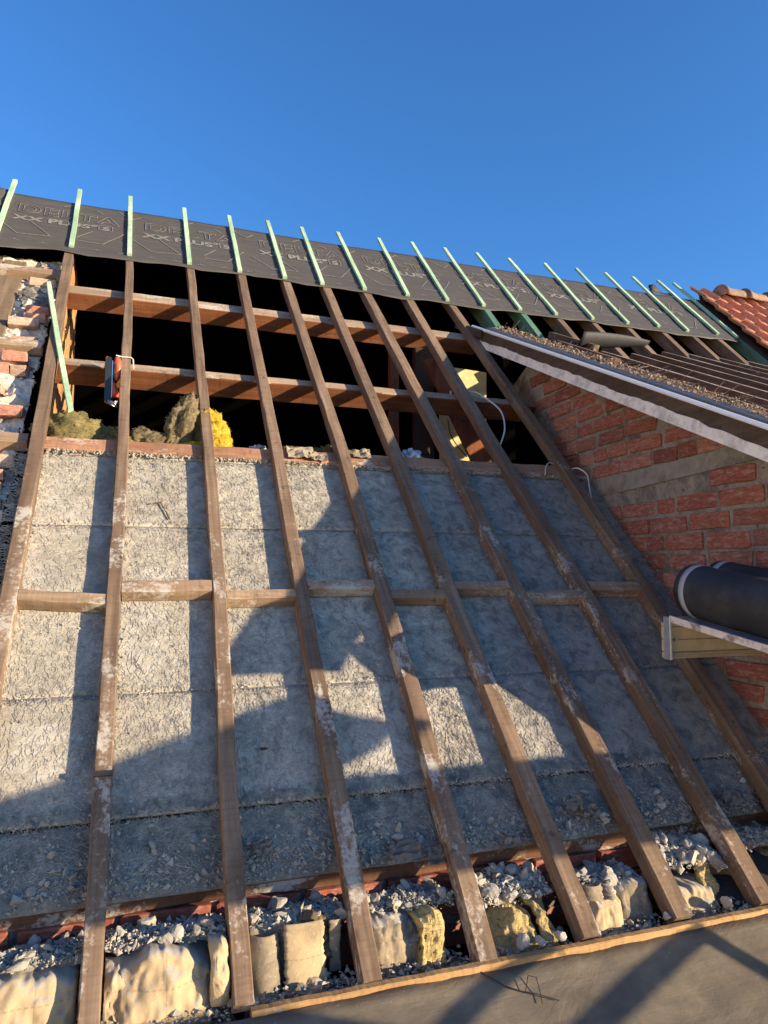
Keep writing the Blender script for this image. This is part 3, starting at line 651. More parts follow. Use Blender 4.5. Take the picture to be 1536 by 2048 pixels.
# lining boards on the party wall inside, lit by the sun
ln = thing('wall_lining', 'rough orange boards lining the inside of the wall behind the left rafter', 'wall lining', P(-0.6, 4.4, -0.5))
rn = rng(4)
y = 4.50
while y < 6.5:
    w_ = rn.uniform(0.05, 0.10); z1 = (y - 0.05 - 2.5 / NV.y * -1 * 0 ) 
    zt = (-2.5 - 0.10 + 0.7156 * min(y, 6.2)) / 0.6985
    path = [W(-0.555 + rn.uniform(-.006, .006), y + w_ / 2 + 0.006 * math.sin(i * 1.3 + y * 9), 0.6 + (zt - 0.6) * i / 10) for i in range(11)]
    MB().beam(path, w_, 0.03, (0, 1, 0), 0.004, 0.004, int(y * 100)).build('lining_board', M_LINING, ln)
    y += w_ + rn.uniform(0.012, 0.04)
MB().prism([W(-0.66, 4.45, 0.55), W(-0.66, 6.6, 0.55), W(-0.66, 6.6, 2.95), W(-0.66, 4.45, 0.78)], (0.07, 0, 0)).build('backing', M_DARK, ln)

# ------------------------------------------------------------------ party wall at the left
pw = thing('party_wall', 'broken party wall of old bricks and lime plaster beside the left rafter', 'wall', P(-0.9, 2.0, -0.2))
gr = []
for i in range(160):
    s = 1.7 + 4.4 * i / 159; row = []
    for j in range(36):
        u = -1.45 + 0.810 * j / 35; row.append((u, s, -0.138 + 0.040 * fb((u, s, 0), 8, 5, 1.0)))
    gr.append(row)
MB().sheet([r_[::-1] for r_ in gr], 0.2).build('mortar_bed', M_PLASTER, pw, False, 'roof')
rn = rng(21)
BRK = []
for i in range(5):
    m = MB(); m.box(-0.5, 0.5, -0.5, 0.5, -0.5, 0.5, 0.06, None, 0.035, rng(i)); BRK.append(m.mesh('brick'))
    BRK[-1].materials.append(M_BRICKP)
LPW = [lump_mesh('plaster_lump', 300 + i, M_PLASTER, 3, 0.7, 0.8) for i in range(5)]
LPG = [lump_mesh('mortar_lump', 320 + i, M_GREYM, 3, 0.7, 0.8) for i in range(3)]
LPF = [lump_mesh('crumpled_felt', 340 + i, M_FELT, 3, 1.3, 0.6) for i in range(3)]
z = -0.50; kk = 0
while z < 2.36:
    kk += 1; hgt = rn.uniform(0.060, 0.075)
    yf = (2.5 + 0.105 + 0.6985 * z) / 0.7156
    x = -0.635 - rn.uniform(0, 0.06)
    s_here = (yf * EV.y + z * EV.z)
    while x > -1.35:
        L = rn.choice([0.09, 0.19, 0.19, 0.15])
        if s_here > 4.35 and x < -0.80: break
        if rn.random() < 0.40:
            M = Matrix.Translation(W(x - L / 2, yf + 0.09 + rn.uniform(-.025, .03), z + hgt / 2)) @ Matrix.Rotation(rn.gauss(0, 0.06), 4, 'Z') @ Matrix.Rotation(rn.gauss(0, 0.05), 4, 'X') @ Matrix.Diagonal((L, 0.18, hgt, 1))
            place('brick', rn.choice(BRK), M, pw)
        x -= L + 0.012
    z += hgt + rn.uniform(0.012, 0.022)
for i in range(150):
    s = rn.uniform(1.9, 5.95); r_ = rn.uniform(0.03, 0.085); u = rn.uniform(-0.86 if s > 4.35 else -1.3, -0.63 - r_); t_ = rn.random()
    if 4.9 < s < 5.5: me = rn.choice(LPF + LPG + LPF) if t_ < 0.7 else rn.choice(LPW)
    elif 4.15 < s < 4.45: me = rn.choice(LPF)
    else: me = rn.choice(LPW) if t_ < 0.70 else rn.choice(LPG)
    q = P(u, s, -0.150 + rn.uniform(-.01, .03))
    place(me.name.split('.')[0], me, MR.to_3x3().to_4x4().inverted() @ Matrix.Identity(4) if False else Matrix.Translation(q) @ MR.to_3x3().to_4x4() @ Matrix.Rotation(rn.uniform(0, 6.28), 4, 'Z') @ Matrix.Diagonal((r_ * rn.uniform(0.9, 1.6), r_ * rn.uniform(0.8, 1.2), r_ * 0.75, 1)), pw)
pts = []
for i in range(900):
    s = rn.uniform(1.9, 5.95); u = rn.uniform(-0.88 if s > 4.35 else -1.35, -0.635); q = P(u, s, -0.145 + 0.03 * rn.random()); pts.append((*q, rn.uniform(0.004, 0.014)))
crumbs('plaster_crumbs', pts, M_PLASTER, pw, 3)
for k in range(3):
    path = [(-0.96 - 0.165 * k, 4.2 + 1.75 * i / 14, -0.105 - 0.004 * k) for i in range(15)]
    MB().beam(path, 0.155, 0.025, (1, 0, 0), 0.003, 0.0015, 140 + k).build('sheathing_plank', M_PLANK, pw, False, 'roof')
for s, x1 in ((5.700, -0.615), (4.575, -0.625), (3.522, -0.585)):
    path = [(-1.5 + (x1 + 1.5) * i / 10, s + 0.012 * (i / 10), -0.05) for i in range(11)]
    MB().beam(path, 0.085, 0.07, (0, -1, 0), 0.003, 0.0015, int(s * 10)).build('nailing_batten', M_NOG, pw, False, 'roof')

# ------------------------------------------------------------------ dormer
VP = math.radians(26.3); VD = Vector((0, -math.cos(VP), -math.sin(VP)))       # down the verge
def V(x, t, up=0.0):                        # point on the dormer roof: t metres down from where it meets the main slope
    return W(x, 5.65 - t * math.cos(VP) - up * math.sin(VP), 2.215 - t * math.sin(VP) + up * math.cos(VP))
dor = thing('dormer', 'brick dormer with a stripped shed roof, white painted verge and bare roof joists', 'dormer', W(3.0, 1.8, -1.0))
ytop = lambda y: 2.215 - (5.65 - y) * math.tan(VP) - 0.13
zroof = lambda y: (-2.5 - 0.17 + 0.7156 * y) / 0.6985
poly = [W(3.006, 2.0, zroof(2.0)), W(3.006, 5.30, zroof(5.30)), W(3.006, 4.98, ytop(4.98)), W(3.006, 2.0, ytop(2.0))]
MB().prism(poly, (0.18, 0, 0)).build('mortar_wall', M_MORTAR, dor)
MB().box(3.19, 6.6, 2.02, 2.18, CZ - 0.9, CZ - 0.35).build('front_wall', M_WALL, dor)
gr = []
for i in range(200):
    y = 2.03 + 2.90 * i / 199; za = zroof(y); zb_ = min(ytop(y), 3.0); row = []
    for j in range(70):
        z_ = za + (zb_ - za) * j / 69
        row.append(W(3.0095 + 0.008 * fb((y, z_, 0), 7, 4, 3) + 0.005 * fb((y, z_, 0), 30, 3, 5), y, z_))
    gr.append(row)
MB().sheet(gr, 0.004).build('mortar_face', M_MORTAR, dor, False)
band = [W(2.994, y, z_) for y, z_ in [(2.0, 0.612), (2.7, 0.594), (3.3, 0.568), (3.9, 0.540), (4.17, 0.545), (4.22, 0.60), (4.1, 0.645), (3.6, 0.665), (3.1, 0.68), (2.9, 0.70), (2.6, 0.62), (2.0, 0.66)]]
MB().prism(band, (0.05, 0, 0)).build('concrete_band', M_CONC, dor)
rn = rng(8)
DBR = []
for i in range(12):
    m = MB(); m.box(-0.5, 0.5, -0.5, 0.5, -0.5, 0.5, 0.045, None, 0.034, rng(50 + i)); DBR.append(m.mesh('brick')); DBR[-1].materials.append(M_BRICK)
# rows: (top z at the near end y=2.75) below the band then above it; every joint dips a little to the back
rows = [0.575 - 0.1135 * i for i in range(13)]
rows_up = [0.775 + 0.108 * i for i in range(13)]
def brick_row(ztop, hgt, off, dip, sm):
    y = 2.035; first = True
    while y < 4.72:
        L = rn.choice([0.30, 0.30, 0.30, 0.27, 0.14, 0.20]) if sm else rn.choice([0.30, 0.30, 0.31, 0.29, 0.30, 0.15])
        if first: L = 0.30 + off if off < -0.08 else L; first = False
        L = max(L, 0.06)
        zt = ztop + dip * (y - 2.75); zc = zt - hgt / 2; yc = y + L / 2
        lo = zroof(y + L * 0.55) + 0.0; hi = ytop(y + L * 0.2) - 0.0
        if zc > lo - 0.02 and zc + hgt * 0.3 < hi and not (0.50 - 0.06 < zc - (0.60 - 0.035 * (y - 2.6)) + 0.5 < 0.56 and y < 4.15):
            M = Matrix.Translation(W(3.048 + rn.uniform(-.005, .006), yc, zc + rn.uniform(-.004, .004))) @ Matrix.Rotation(math.pi / 2, 4, 'Z') @ Matrix.Rotation(rn.gauss(0, 0.012), 4, 'Y') @ Matrix.Rotation(rn.gauss(0, 0.02), 4, 'Z') @ Matrix.Diagonal((L, 0.11, hgt * rn.uniform(0.94, 1.03), 1))
            place('brick', rn.choice(DBR), M, dor)
        y += L + rn.uniform(0.013, 0.024)
for i, z_ in enumerate(rows): brick_row(z_, 0.090, -0.30 * rn.random(), -0.012 if i < 3 else 0.0, False)
for i, z_ in enumerate(rows_up): brick_row(z_, 0.086, -0.30 * rn.random(), -0.02, True)
pts = []
for i in range(700):
    y = rn.uniform(2.0, 4.9); z_ = rn.uniform(zroof(y), ytop(y)); pts.append((*W(3.004, y, z_), rn.uniform(0.003, 0.010)))
crumbs('mortar_crumbs', pts, M_MORTAR, dor, 9)
# verge: timber board, white painted band with a ragged upper edge, metal drip, bitumen strip
NT_ = 34; TL = 4.9
MB().prism([V(2.80, -0.22, 0.0), V(2.80, TL, 0.0), V(2.80, TL, -0.03), V(2.80, TL - 0.35, -0.135), V(2.80, 0.0, -0.135), V(2.80, -0.22, -0.075)], (0.035, 0, 0)).build('verge_board', M_FASCIAW, dor)
MB().prism([V(2.79, -0.30, 0.012), V(2.79, 0.25, 0.012), V(2.79, 0.25, -0.05), V(2.79, -0.30, -0.05)], (-0.03, 0, 0)).build('verge_block', M_FASCIAW, dor)
up_e = []
for i in range(NT_ * 3 + 1):
    t = 0.12 + (TL - 0.36 - 0.12) * i / (NT_ * 3); up_e.append(V(2.797, t, -0.076 + 0.014 * fb((t, 0, 0), 2.2, 5, 5.5) + 0.008 * fb((t, 0, 0), 14, 3, 2.5)))
lo_e = [V(2.797, TL - 0.36, -0.138), V(2.797, 0.05, -0.138)]
MB().prism(up_e + lo_e, (-0.006, 0, 0)).build('white_paint', M_WHITEP, dor)
MB().prism([V(2.80 + 0.016 * math.cos(a), 0.0, 0.012 + 0.013 * math.sin(a)) for a in np.linspace(0, 2 * math.pi, 13)[:-1]], VD * TL).build('metal_drip', M_METAL, dor)
MB().prism([V(2.815, 0.0, 0.004), V(2.815, 0.0, 0.012), V(2.86, 0.0, 0.016), V(2.86, 0.0, 0.006)], VD * TL).build('drip_flange', M_BITUMEN, dor)
MB().prism([V(2.862, 0.15, 0.004), V(2.862, 0.15, 0.028), V(2.94, 0.15, 0.034), V(2.94, 0.15, 0.004)], VD * (TL - 0.15)).build('bitumen_strip', M_BITUMEN, dor)
MB().prism([V(2.82, 0.0, 0.0), V(3.30, 0.0, 0.0), V(3.30, 0.0, -0.03), V(2.82, 0.0, -0.03)], VD * TL).build('verge_sheathing', M_JOIST, dor)
gr = []
for i in range(120):
    t = 0.05 + (TL - 0.1) * i / 119; row = []
    for j in range(9):
        f = j / 8; x = 2.93 + 0.20 * f + 0.015 * fb((t, f, 0), 5, 3, 2)
        row.append(V(x, t, 0.004 + math.sin(math.pi * min(1, 0.1 + f)) * (0.014 + 0.022 * max(0, fb((t * 5, f * 2, 1), 1.6, 4, 1)))))
    gr.append(row)
d_ = MB().sheet(gr, 0.01).build('debris_strip', M_DEBRIS, dor, False)
pts = []
for i in range(1500):
    t = rn.uniform(0.05, TL - 0.1); x = rn.uniform(2.92, 3.13); pts.append((*V(x, t, 0.025 + 0.03 * rn.random() * math.sin(math.pi * (x - 2.9) / 0.32)), rn.uniform(0.004, 0.016)))
crumbs('debris_crumbs', pts, M_DEBRIS, dor, 12)
straw = MB()
for i in range(110):
    t = rn.uniform(0.05, TL - 0.1); x = rn.uniform(2.92, 3.18); a = V(x, t, 0.045); d = Vector((rn.gauss(0, .03), rn.gauss(0, .06), rn.gauss(0, .02)))
    straw.tube([a - d, a + Vector((0, 0, 0.006)), a + d], 0.0018, 4)
o = straw.build('straw', M_DEBRIS, dor); o['kind'] = 'stuff'
# bare joists of the dormer roof
for k, x in enumerate([3.34, 3.70, 4.09, 4.48, 4.87, 5.26, 5.65, 6.04, 6.4]):
    t0 = [0.85, 0.72, 0.62, 0.40, 0.05, -0.18, -0.30, -0.3, -0.3][k]
    path = [V(x, t0 + (TL - 0.42 - t0) * i / 20, 0.006) for i in range(21)]
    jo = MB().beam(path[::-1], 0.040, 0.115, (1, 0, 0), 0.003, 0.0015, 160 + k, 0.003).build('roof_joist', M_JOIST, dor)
    jo.data.materials.append(M_PURTOP)  # joist tops painted paler than their sides, as if lit
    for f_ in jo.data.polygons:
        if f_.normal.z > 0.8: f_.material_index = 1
for (x, t0, t1) in [(3.24, 0.75, 1.6), (3.62, -0.02, 0.75)]:
    MB().beam([V(x, t0 + (t1 - t0) * i / 6, 0.05) for i in range(7)][::-1], 0.05, 0.10, (1, 0, 0), 0.003, 0.001, 5).build('cut_joist', M_JOIST, dor)
MB().box(3.2, 6.5, 2.4, 4.3, CZ - 1.0, CZ - 0.9).build('dormer_floor', M_DARK, dor)
MB().prism([W(6.5, 2.02, -0.9), W(6.5, 5.7, -0.9), W(6.5, 5.62, ytop(5.62)), W(6.5, 2.02, ytop(2.02))], (0.18, 0, 0)).build('side_wall', M_WALL, dor)
# curled black rubber sheet on the joists
bf = thing('rubber_sheet', 'curled black rubber sheet lying across the dormer joists', 'rubber sheet', V(3.95, 0.8, 0.05))
gr = []
for i in range(19):
    f = i / 18; c0 = Vector(V(3.50, 0.62, 0.02)).lerp(V(4.42, 0.36, 0.07), f); row = []
    rad = 0.120 * (1 - 0.72 * f ** 2.0) + 0.015
    for j in range(13):
        a = math.radians(-170 + 172 * j / 12)
        row.append(c0 + Vector((0.02 * math.sin(a), -math.cos(a) * rad * 0.9, math.sin(a) * rad * 0.75 + rad * 0.55)))
    gr.append(row)
MB().sheet(gr, 0.006).build('sheet', M_BLACK, bf, True)

# ------------------------------------------------------------------ tiled roof at the right
tr = thing('tiled_roof', 'orange clay tile roof with half round ridge tiles at the right', 'tiled roof', P(7.5, 5.6, 0.05))
def tile_mesh():
    Wd, L = 0.205, 0.345; NX = 13; gr = []
    def prof(x):                        # x in 0..1 across
        h = 0.046 * math.exp(-((x - 0.06) / 0.12) ** 2) + 0.046 * math.exp(-((x - 1.02) / 0.10) ** 2) + 0.012 * math.exp(-((x - 0.50) / 0.10) ** 2)
        return h
    for i in range(11):
        y = i / 10; row = []
        for j in range(NX):
            x = j / (NX - 1)
            h = prof(x) - 0.010 * (1 if 0.66 < x < 0.86 else 0) * (1 if 0.22 < y < 0.86 else 0) + 0.004
            h += 0.034 * (1 - y) - (0.010 if i == 0 else 0)
            row.append((x * Wd - 0.02, y * L, h))
        gr.append(row)
    m = MB().sheet([r_[::-1] for r_ in gr], 0.013); return m.mesh('roof_tile')
TM = tile_mesh(); TM.materials.append(M_TERRA); rn = rng(6)
for i in range(7):
    for j in range(11):
        s = 5.36 + 0.2695 * i; u = 6.40 + 0.197 * j
        place('roof_tile', TM, MR @ Matrix.Translation((u + rn.uniform(-.004, .004), s + rn.uniform(-.005, .005), 0.052 + rn.uniform(0, .003))) @ Matrix.Rotation(rn.gauss(0, 0.008), 4, 'Z'), tr)
MB().box(6.36, 9.0, 5.3, 7.10, -0.05, 0.02).build('tile_sheathing', M_ATTIC, tr, False, 'roof')
for i in range(9):
    s = 5.36 + 0.2695 * (i % 7)
def ridge_mesh():
    m = MB(); gr = []
    for i in range(9):
        f = i / 8; rad = 0.105 + (0.030 if f < 0.10 else (0.018 if f < 0.2 else 0.0)) - 0.012 * f
        gr.append([(f * 0.42, rad * math.cos(a), rad * math.sin(a)) for a in np.linspace(-0.15, math.pi + 0.15, 15)])
    return m.sheet(gr, 0.014).mesh('ridge_tile', True)
RM = ridge_mesh(); RM.materials.append(M_TERRAD)
cap = MB(); cap.prism([(0.004, 0.125 * math.cos(a), 0.125 * math.sin(a)) for a in np.linspace(0, math.pi, 15)], (0.012, 0, 0)); CM = cap.mesh('ridge_mortar'); CM.materials.append(M_TERRAD)
for k in range(6):
    M = Matrix.Translation(P(6.74 + 0.365 * k, 7.17, 0.075)) @ Matrix.Rotation(0.04 * ((k % 2) - 0.5), 4, 'Y')
    place('ridge_tile', RM, M, tr); place('ridge_mortar', CM, M, tr)

# ------------------------------------------------------------------ eave: wall, trough, strip, membrane sheet
ew = thing('eave_wall', 'row of ridged red bricks under the wall plate at the eave', 'wall', W(1.0, 2.64, -1.4))
MB().box(-1.0, 3.2, 2.645, 2.80, CZ - 1.45, CZ - 1.135).build('mortar_bed', M_MORTAR, ew)
rn = rng(14); EB = []
for i in range(4):
    m = MB(); m.box(-0.5, 0.5, -0.5, 0.5, -0.5, 0.5, 0.03, None, 0.015, rng(70 + i)); EB.append(m.mesh('brick')); EB[-1].materials.append(M_BRICKE)
for r_ in range(2):
    x = -0.95 + 0.13 * r_
    while x < 3.1:
        L = 0.29; zc = -1.166 - 0.010 * (x + 0.5) - 0.092 * r_
        place('brick', rn.choice(EB), Matrix.Translation(W(x + L / 2, 2.672 + rn.uniform(-.008, .004), zc)) @ Matrix.Rotation(rn.gauss(0, .01), 4, 'Y') @ Matrix.Diagonal((L, 0.11, 0.075, 1)), ew)
        x += L + 0.022
MB().box(-1.2, 3.3, 2.26, 2.64, CZ - 1.50, CZ - 1.43).build('eave_soffit', M_DARK, ew)

es = thing('eave_edge', 'brown eave membrane sheet on a board with a bare orange fibre edge', 'eave sheet', W(1.2, 2.2, -1.35))
path = [(x, 2.235 + 0.003 * fb((x, 0, 0), 7, 4), CZ - 1.282 + 0.002 * fb((x, 3, 0), 9, 4) - 0.012 * max(0, 0.5 - x)) for x in np.linspace(0.36, 3.4, 240)]
MB().beam(path, 0.033, 0.05, (0, -1, 0), 0.004, 0.0007, 3).build('fibre_edge', M_OSB, es)
gr = []
for i in range(90):
    x = -1.4 + 5.0 * i / 89; row = []
    for j in range(26):
        y = 2.222 - 1.15 * (j / 25) ** 1.1; row.append(W(x, y + (0.008 * fb((x, 0, 2), 9, 3) if j == 0 else 0), -1.296 - 0.010 * min(1, j / 2.0) - 0.5 * (2.235 - y) + 0.006 * fb((x, y, 0), 3.0, 3, 2)))
    gr.append(row)
MB().sheet(gr, 0.004).build('membrane_sheet', M_SHEET, es, True)
for (xa, k_, wd_) in ((2.07, 0.62, 0.010), (2.42, 0.75, 0.006)):
    rows = []
    for j in range(30):
        y = 2.20 - 1.0 * j / 29; x = xa - k_ * (2.21 - y) + 0.003 * math.sin(j * 1.7); z_ = -1.306 - 0.5 * (2.235 - y) + 0.006 * fb((x, y, 0), 3.0, 3, 2) + 0.0025
        rows.append([W(x, y, z_), W(x + wd_, y, z_)])
    MB().sheet(rows, 0.002).build('seam', M_GREYM, es)
zs_ = lambda y, z_: -1.303 - 0.5 * (2.235 - y) + z_
tw = MB().tube([W(x, y, zs_(y, z_)) for x, y, z_ in [(1.10, 2.225, 0.012), (1.165, 2.165, 0.012), (1.215, 2.145, 0.008), (1.26, 2.125, 0.012), (1.325, 2.10, 0.006)]], 0.0019, 5)
tw.tube([W(x, y, zs_(y, z_)) for x, y, z_ in [(1.225, 2.14, 0.008), (1.25, 2.165, 0.03), (1.275, 2.155, 0.03), (1.272, 2.125, 0.01), (1.262, 2.10, 0.008)]], 0.0015, 5)
o = tw.build('bent_wire', M_WIRE); tag(o, 'thin bent dark wire lying on the brown eave sheet', 'wire')

# ------------------------------------------------------------------ insulation batts stuffed between the rafter feet
def batt(name, x0, x1, yf, zt, yb, zb, zl, mat, seed, bulge=0.03, crease=0.012, parent=None, taper=0.0, arc=0.02):
    """slumped batt: front face leaning out towards the bottom, folded facing, top sagging back to the wall"""
    NP_, NX_ = 60, 52; gr = []; rr = rng(int(seed * 100)); ph = rr.uniform(0, 6); tilt = rr.uniform(-0.5, 0.5)
    wool_ = mat in (M_WOOLC, M_WOOLB)
    for i in range(NX_ + 1):
        f = i / NX_; x = x0 + (x1 - x0) * f; e = (4 * f * (1 - f)) ** 0.12; row = []
        ztf = zt + taper * (f - 0.5) + 0.024 * fb((x, 0, seed), 10, 4, seed) + 0.10 * tilt * (f - 0.5) * (x1 - x0) / 0.3 - arc * (2 * f - 1) ** 2 - 0.012 * (1 - e)
        for j in range(NP_ + 1):
            g_ = j / NP_
            if g_ < 0.62:
                t = g_ / 0.62; y = yf - 0.030 * (1 - t) - bulge * math.sin(math.pi * (0.12 + 0.80 * t)) * e; z_ = zl + (ztf - 0.03 - zl) * t
            elif g_ < 0.74:
                t = (g_ - 0.62) / 0.12 * math.pi / 2; y = yf - bulge * 0.25 * e + 0.035 * (1 - math.cos(t)); z_ = ztf - 0.03 + 0.03 * math.sin(t)
            else:
                t = (g_ - 0.74) / 0.26; y = yf + 0.03 + (yb - yf - 0.03) * t; z_ = ztf + (zb - ztf) * t
            # long diagonal folds that fade along their length, then finer crumpling
            fo = (x - x0) * (16 + 6 * tilt) + (z_ - zl) * (9 * tilt) + ph + 1.6 * fb((x, y, z_), 4, 2, seed)
            fold = (abs(math.sin(fo)) ** 0.6 - 0.6) * (0.5 + 0.9 * fb((x, 1, z_), 5, 2, seed + 5))
            n3 = fb((x, y, z_), 38, 3, seed)
            wp = 0.012 * fb((x, y, z_), 12, 2, seed + 8)
            k_ = 0.016 * creases((x + wp, y, z_ + wp), seed, 11) + 0.006 * creases((x, y, z_ - wp), seed + 4, 27) + crease * (0.5 * fold + 2.0 * crump((x, y, z_), seed, 5) + 0.5 * fb((x, y, z_), 9, 3, seed)) + 0.0022 * n3
            if wool_: k_ += 0.012 * creases((x, y, z_ * 0.6), seed + 1, 19) + 0.007 * fb((x, y, z_ * 2.5), 30, 4, seed)
            row.append(W(x + (0.5 - f) * abs(k_) * 0.5 + 0.006 * fb((x, y, z_), 14, 3, seed + 3), y - k_ + 0.012 * (1 - e), z_ + k_ * 0.6))
        gr.append(row)
    return MB().sheet(gr, 0.02).build(name, mat, parent, True)
def crump(p, seed, n=6):
    r_ = rng(int(seed * 1000)); h = 0.0
    wv = noise.noise_vector(Vector((p[0] * 6 + seed, p[1] * 6, p[2] * 6)))
    q = (p[0] + 0.035 * wv.x, p[1] + 0.035 * wv.y, p[2] + 0.035 * wv.z)
    for i in range(n):
        d = Vector((r_.gauss(0, 1), r_.gauss(0, 0.5), r_.gauss(0, 0.8))).normalized(); f = r_.uniform(3.5, 16)
        t = (d.x * q[0] + d.y * q[1] + d.z * q[2]) * f + r_.random()
        h += (abs((t % 1.0) - 0.5) * 2 - 0.5) / f * 5
    return h / n
def creases(p, seed, sc):
    """sharp creases between flat facets, as in crumpled paper"""
    d, _ = noise.voronoi(Vector((p[0] * sc + seed * 3.1, p[1] * sc * 0.5, p[2] * sc * 0.8 - seed)))
    return 0.35 - (d[1] - d[0])
def bx(k, pad=0.008):                     # bay limits near the rafter feet
    a, b = edges(k, 0.85); return a + pad, b - pad
# bay right of rafter 1
a, b = bx(0); o = batt('insulation_batt', a - 0.02, b, 2.385, -1.165, 2.60, -1.19, -1.42, M_PAPER, 1.0, 0.03, 0.016); tag(o, 'paper faced insulation batt at the lower left corner, under grey rubble', 'insulation batt', 'insulation batts between the rafter feet')
a, b = bx(1); o = batt('insulation_batt', a + 0.035, b - 0.04, 2.385, -1.150, 2.62, -1.19, -1.42, M_PAPER, 2.0, 0.060, 0.013, None, 0.0, 0.055); tag(o, 'plump cream paper batt with dashed printed lines, second bay from the left', 'insulation batt', 'insulation batts between the rafter feet')
o = batt('paper_wad', b - 0.055, b + 0.005, 2.35, -1.150, 2.45, -1.15, -1.30, M_PAPER, 2.6, 0.03, 0.03); tag(o, 'crumpled paper wad squeezed against the second full rafter foot', 'paper')
o = batt('paper_wad', a - 0.005, a + 0.055, 2.37, -1.20, 2.46, -1.18, -1.42, M_PAPER, 2.9, 0.02, 0.02); tag(o, 'narrow folded paper edge beside the left rafter foot', 'paper')
a, b = bx(2)
bt = thing('insulation_batt', 'torn insulation batt with a pale paper strip hanging over a dark gap', 'insulation batt', W((a + b) / 2, 2.42, -1.4), 'insulation batts between the rafter feet')
batt('wool', a, a + 0.17, 2.44, -1.145, 2.62, -1.20, -1.42, M_PAPERD, 3.0, 0.02, 0.02, bt)
batt('wool', a + 0.12, b - 0.055, 2.43, -1.15, 2.62, -1.20, -1.26, M_WOOLB, 3.3, 0.02, 0.03, bt)
def torn(xa, xb, ya, yb_, za, zb_, seed, curl=0.02, n=44, jag=0.014):
    gr = []
    for i in range(n + 1):
        g_ = i / n; z_ = za + (zb_ - za) * g_; y = ya + (yb_ - ya) * g_; row = []
        l = xa + jag * (0.55 * fb((0, g_ * 4, seed), 1.1, 2, seed) + 0.5 * fb((0, g_ * 4, seed), 6, 3, seed)); r_ = xb + jag * (0.55 * fb((3, g_ * 4, seed), 1.1, 2, seed + 2) + 0.5 * fb((3, g_ * 4, seed), 6, 3, seed + 2))
        for j in range(11):
            f = j / 10; x = l + (r_ - l) * f
            row.append(W(x, y + curl * ((2 * f - 1) ** 2) + 0.025 * crump((x * 0.6, 0, z_ * 0.35), seed), z_))
        gr.append(row)
    return MB().sheet(gr, 0.003)
torn(a + 0.105, a + 0.235, 2.325, 2.385, -1.385, -1.135, 3.0, 0.012).build('paper_strip', M_PAPER, bt, True)
torn(a + 0.262, a + 0.300, 2.40, 2.405, -1.31, -1.15, 5.0, 0.006, 44, 0.010).build('paper_strip', M_PAPERD, bt, True)
torn(a + 0.0, a + 0.095, 2.30, 2.395, -1.40, -1.165, 6.0, 0.03, 44, 0.008).build('paper_strip', M_PAPERD, bt, True)
a, b = bx(3)
bt = thing('insulation_batt', 'split batt, grey dirty paper on the left and bright yellow wool on the right', 'insulation batt', W((a + b) / 2, 2.42, -1.4), 'insulation batts between the rafter feet')
batt('paper_facing', a, a + 0.18, 2.405, -1.165, 2.62, -1.21, -1.42, M_PAPERD, 4.0, 0.03, 0.022, bt)
batt('wool', a + 0.15, b - 0.065, 2.385, -1.160, 2.62, -1.21, -1.40, M_WOOLC, 4.5, 0.045, 0.05, bt, -0.02)
torn(a + 0.12, a + 0.19, 2.345, 2.37, -1.40, -1.25, 8.0, 0.02).build('paper_strip', M_PAPER, bt, True)
a, b = bx(4)
bt = thing('insulation_batt', 'sagging cream batt with a loose folded end, among white lumps', 'insulation batt', W((a + b) / 2, 2.42, -1.4), 'insulation batts between the rafter feet')
batt('wool', a + 0.03, a + 0.20, 2.375, -1.245, 2.56, -1.22, -1.42, M_WOOLC, 5.0, 0.05, 0.03, bt, 0.02)
batt('folded_end', a + 0.205, b - 0.03, 2.36, -1.235, 2.50, -1.20, -1.42, M_WOOLC, 5.5, 0.03, 0.035, bt, -0.08)
a, b = bx(5)
bt = thing('insulation_batt', 'batt half cream and half darker grey under the loose plaster, three bays from the right', 'insulation batt', W((a + b) / 2, 2.42, -1.4), 'insulation batts between the rafter feet')
batt('paper_facing', a + 0.005, a + 0.165, 2.38, -1.195, 2.62, -1.25, -1.42, M_PAPER, 6.0, 0.045, 0.022, bt)
batt('paper_facing', a + 0.165, b, 2.40, -1.180, 2.62, -1.25, -1.42, M_PAPERD, 6.5, 0.025, 0.012, bt)
torn(a + 0.01, a + 0.09, 2.355, 2.37, -1.21, -1.165, 9.0, 0.02, 14, 0.01).build('paper_strip', M_PAPERD, bt, True)
torn(a + 0.09, a + 0.15, 2.35, 2.39, -1.215, -1.17, 10.0, 0.03, 14, 0.012).build('paper_strip', M_PAPERD, bt, True)
a, b = bx(6)
bt = thing('insulation_batt', 'cream batt with a thick fold, heaped with white lumps, by the black flap', 'insulation batt', W((a + b) / 2, 2.42, -1.4), 'insulation batts between the rafter feet')
batt('paper_facing', a + 0.0, a + 0.21, 2.375, -1.232, 2.56, -1.24, -1.42, M_PAPER, 7.0, 0.05, 0.02, bt)
batt('wool', a + 0.17, b - 0.04, 2.46, -1.160, 2.60, -1.21, -1.40, M_WOOLC, 7.5, 0.05, 0.035, bt)
a, b = bx(7)
bf2 = thing('membrane_flap', 'dark folded membrane flap over the eave at the right edge', 'membrane flap', W(2.6, 2.4, -1.35))
gr = []
for i in range(18):
    f = i / 17; row = []
    for j in range(14):
        g_ = j / 13; x = 2.22 + 0.85 * f; y = 2.27 + 0.30 * g_; z_ = -1.315 + 0.105 * math.sin(g_ * 1.5) + 0.03 * fb((x, y, 0), 5, 3, 3) + 0.10 * f * g_ - (0.05 * (1 - f) ** 3 * g_)
        row.append(W(x, y, z_))
    gr.append(row)
MB().sheet(gr, 0.004).build('sheet', M_BLACK, bf2, True)
o = batt('insulation_batt', a + 0.02, b + 0.2, 2.47, -1.16, 2.62, -1.13, -1.3, M_WOOLB, 8.0, 0.02, 0.03); tag(o, 'grey brown wool batt at the right edge beyond the last rafter foot', 'insulation batt', 'insulation batts between the rafter feet')

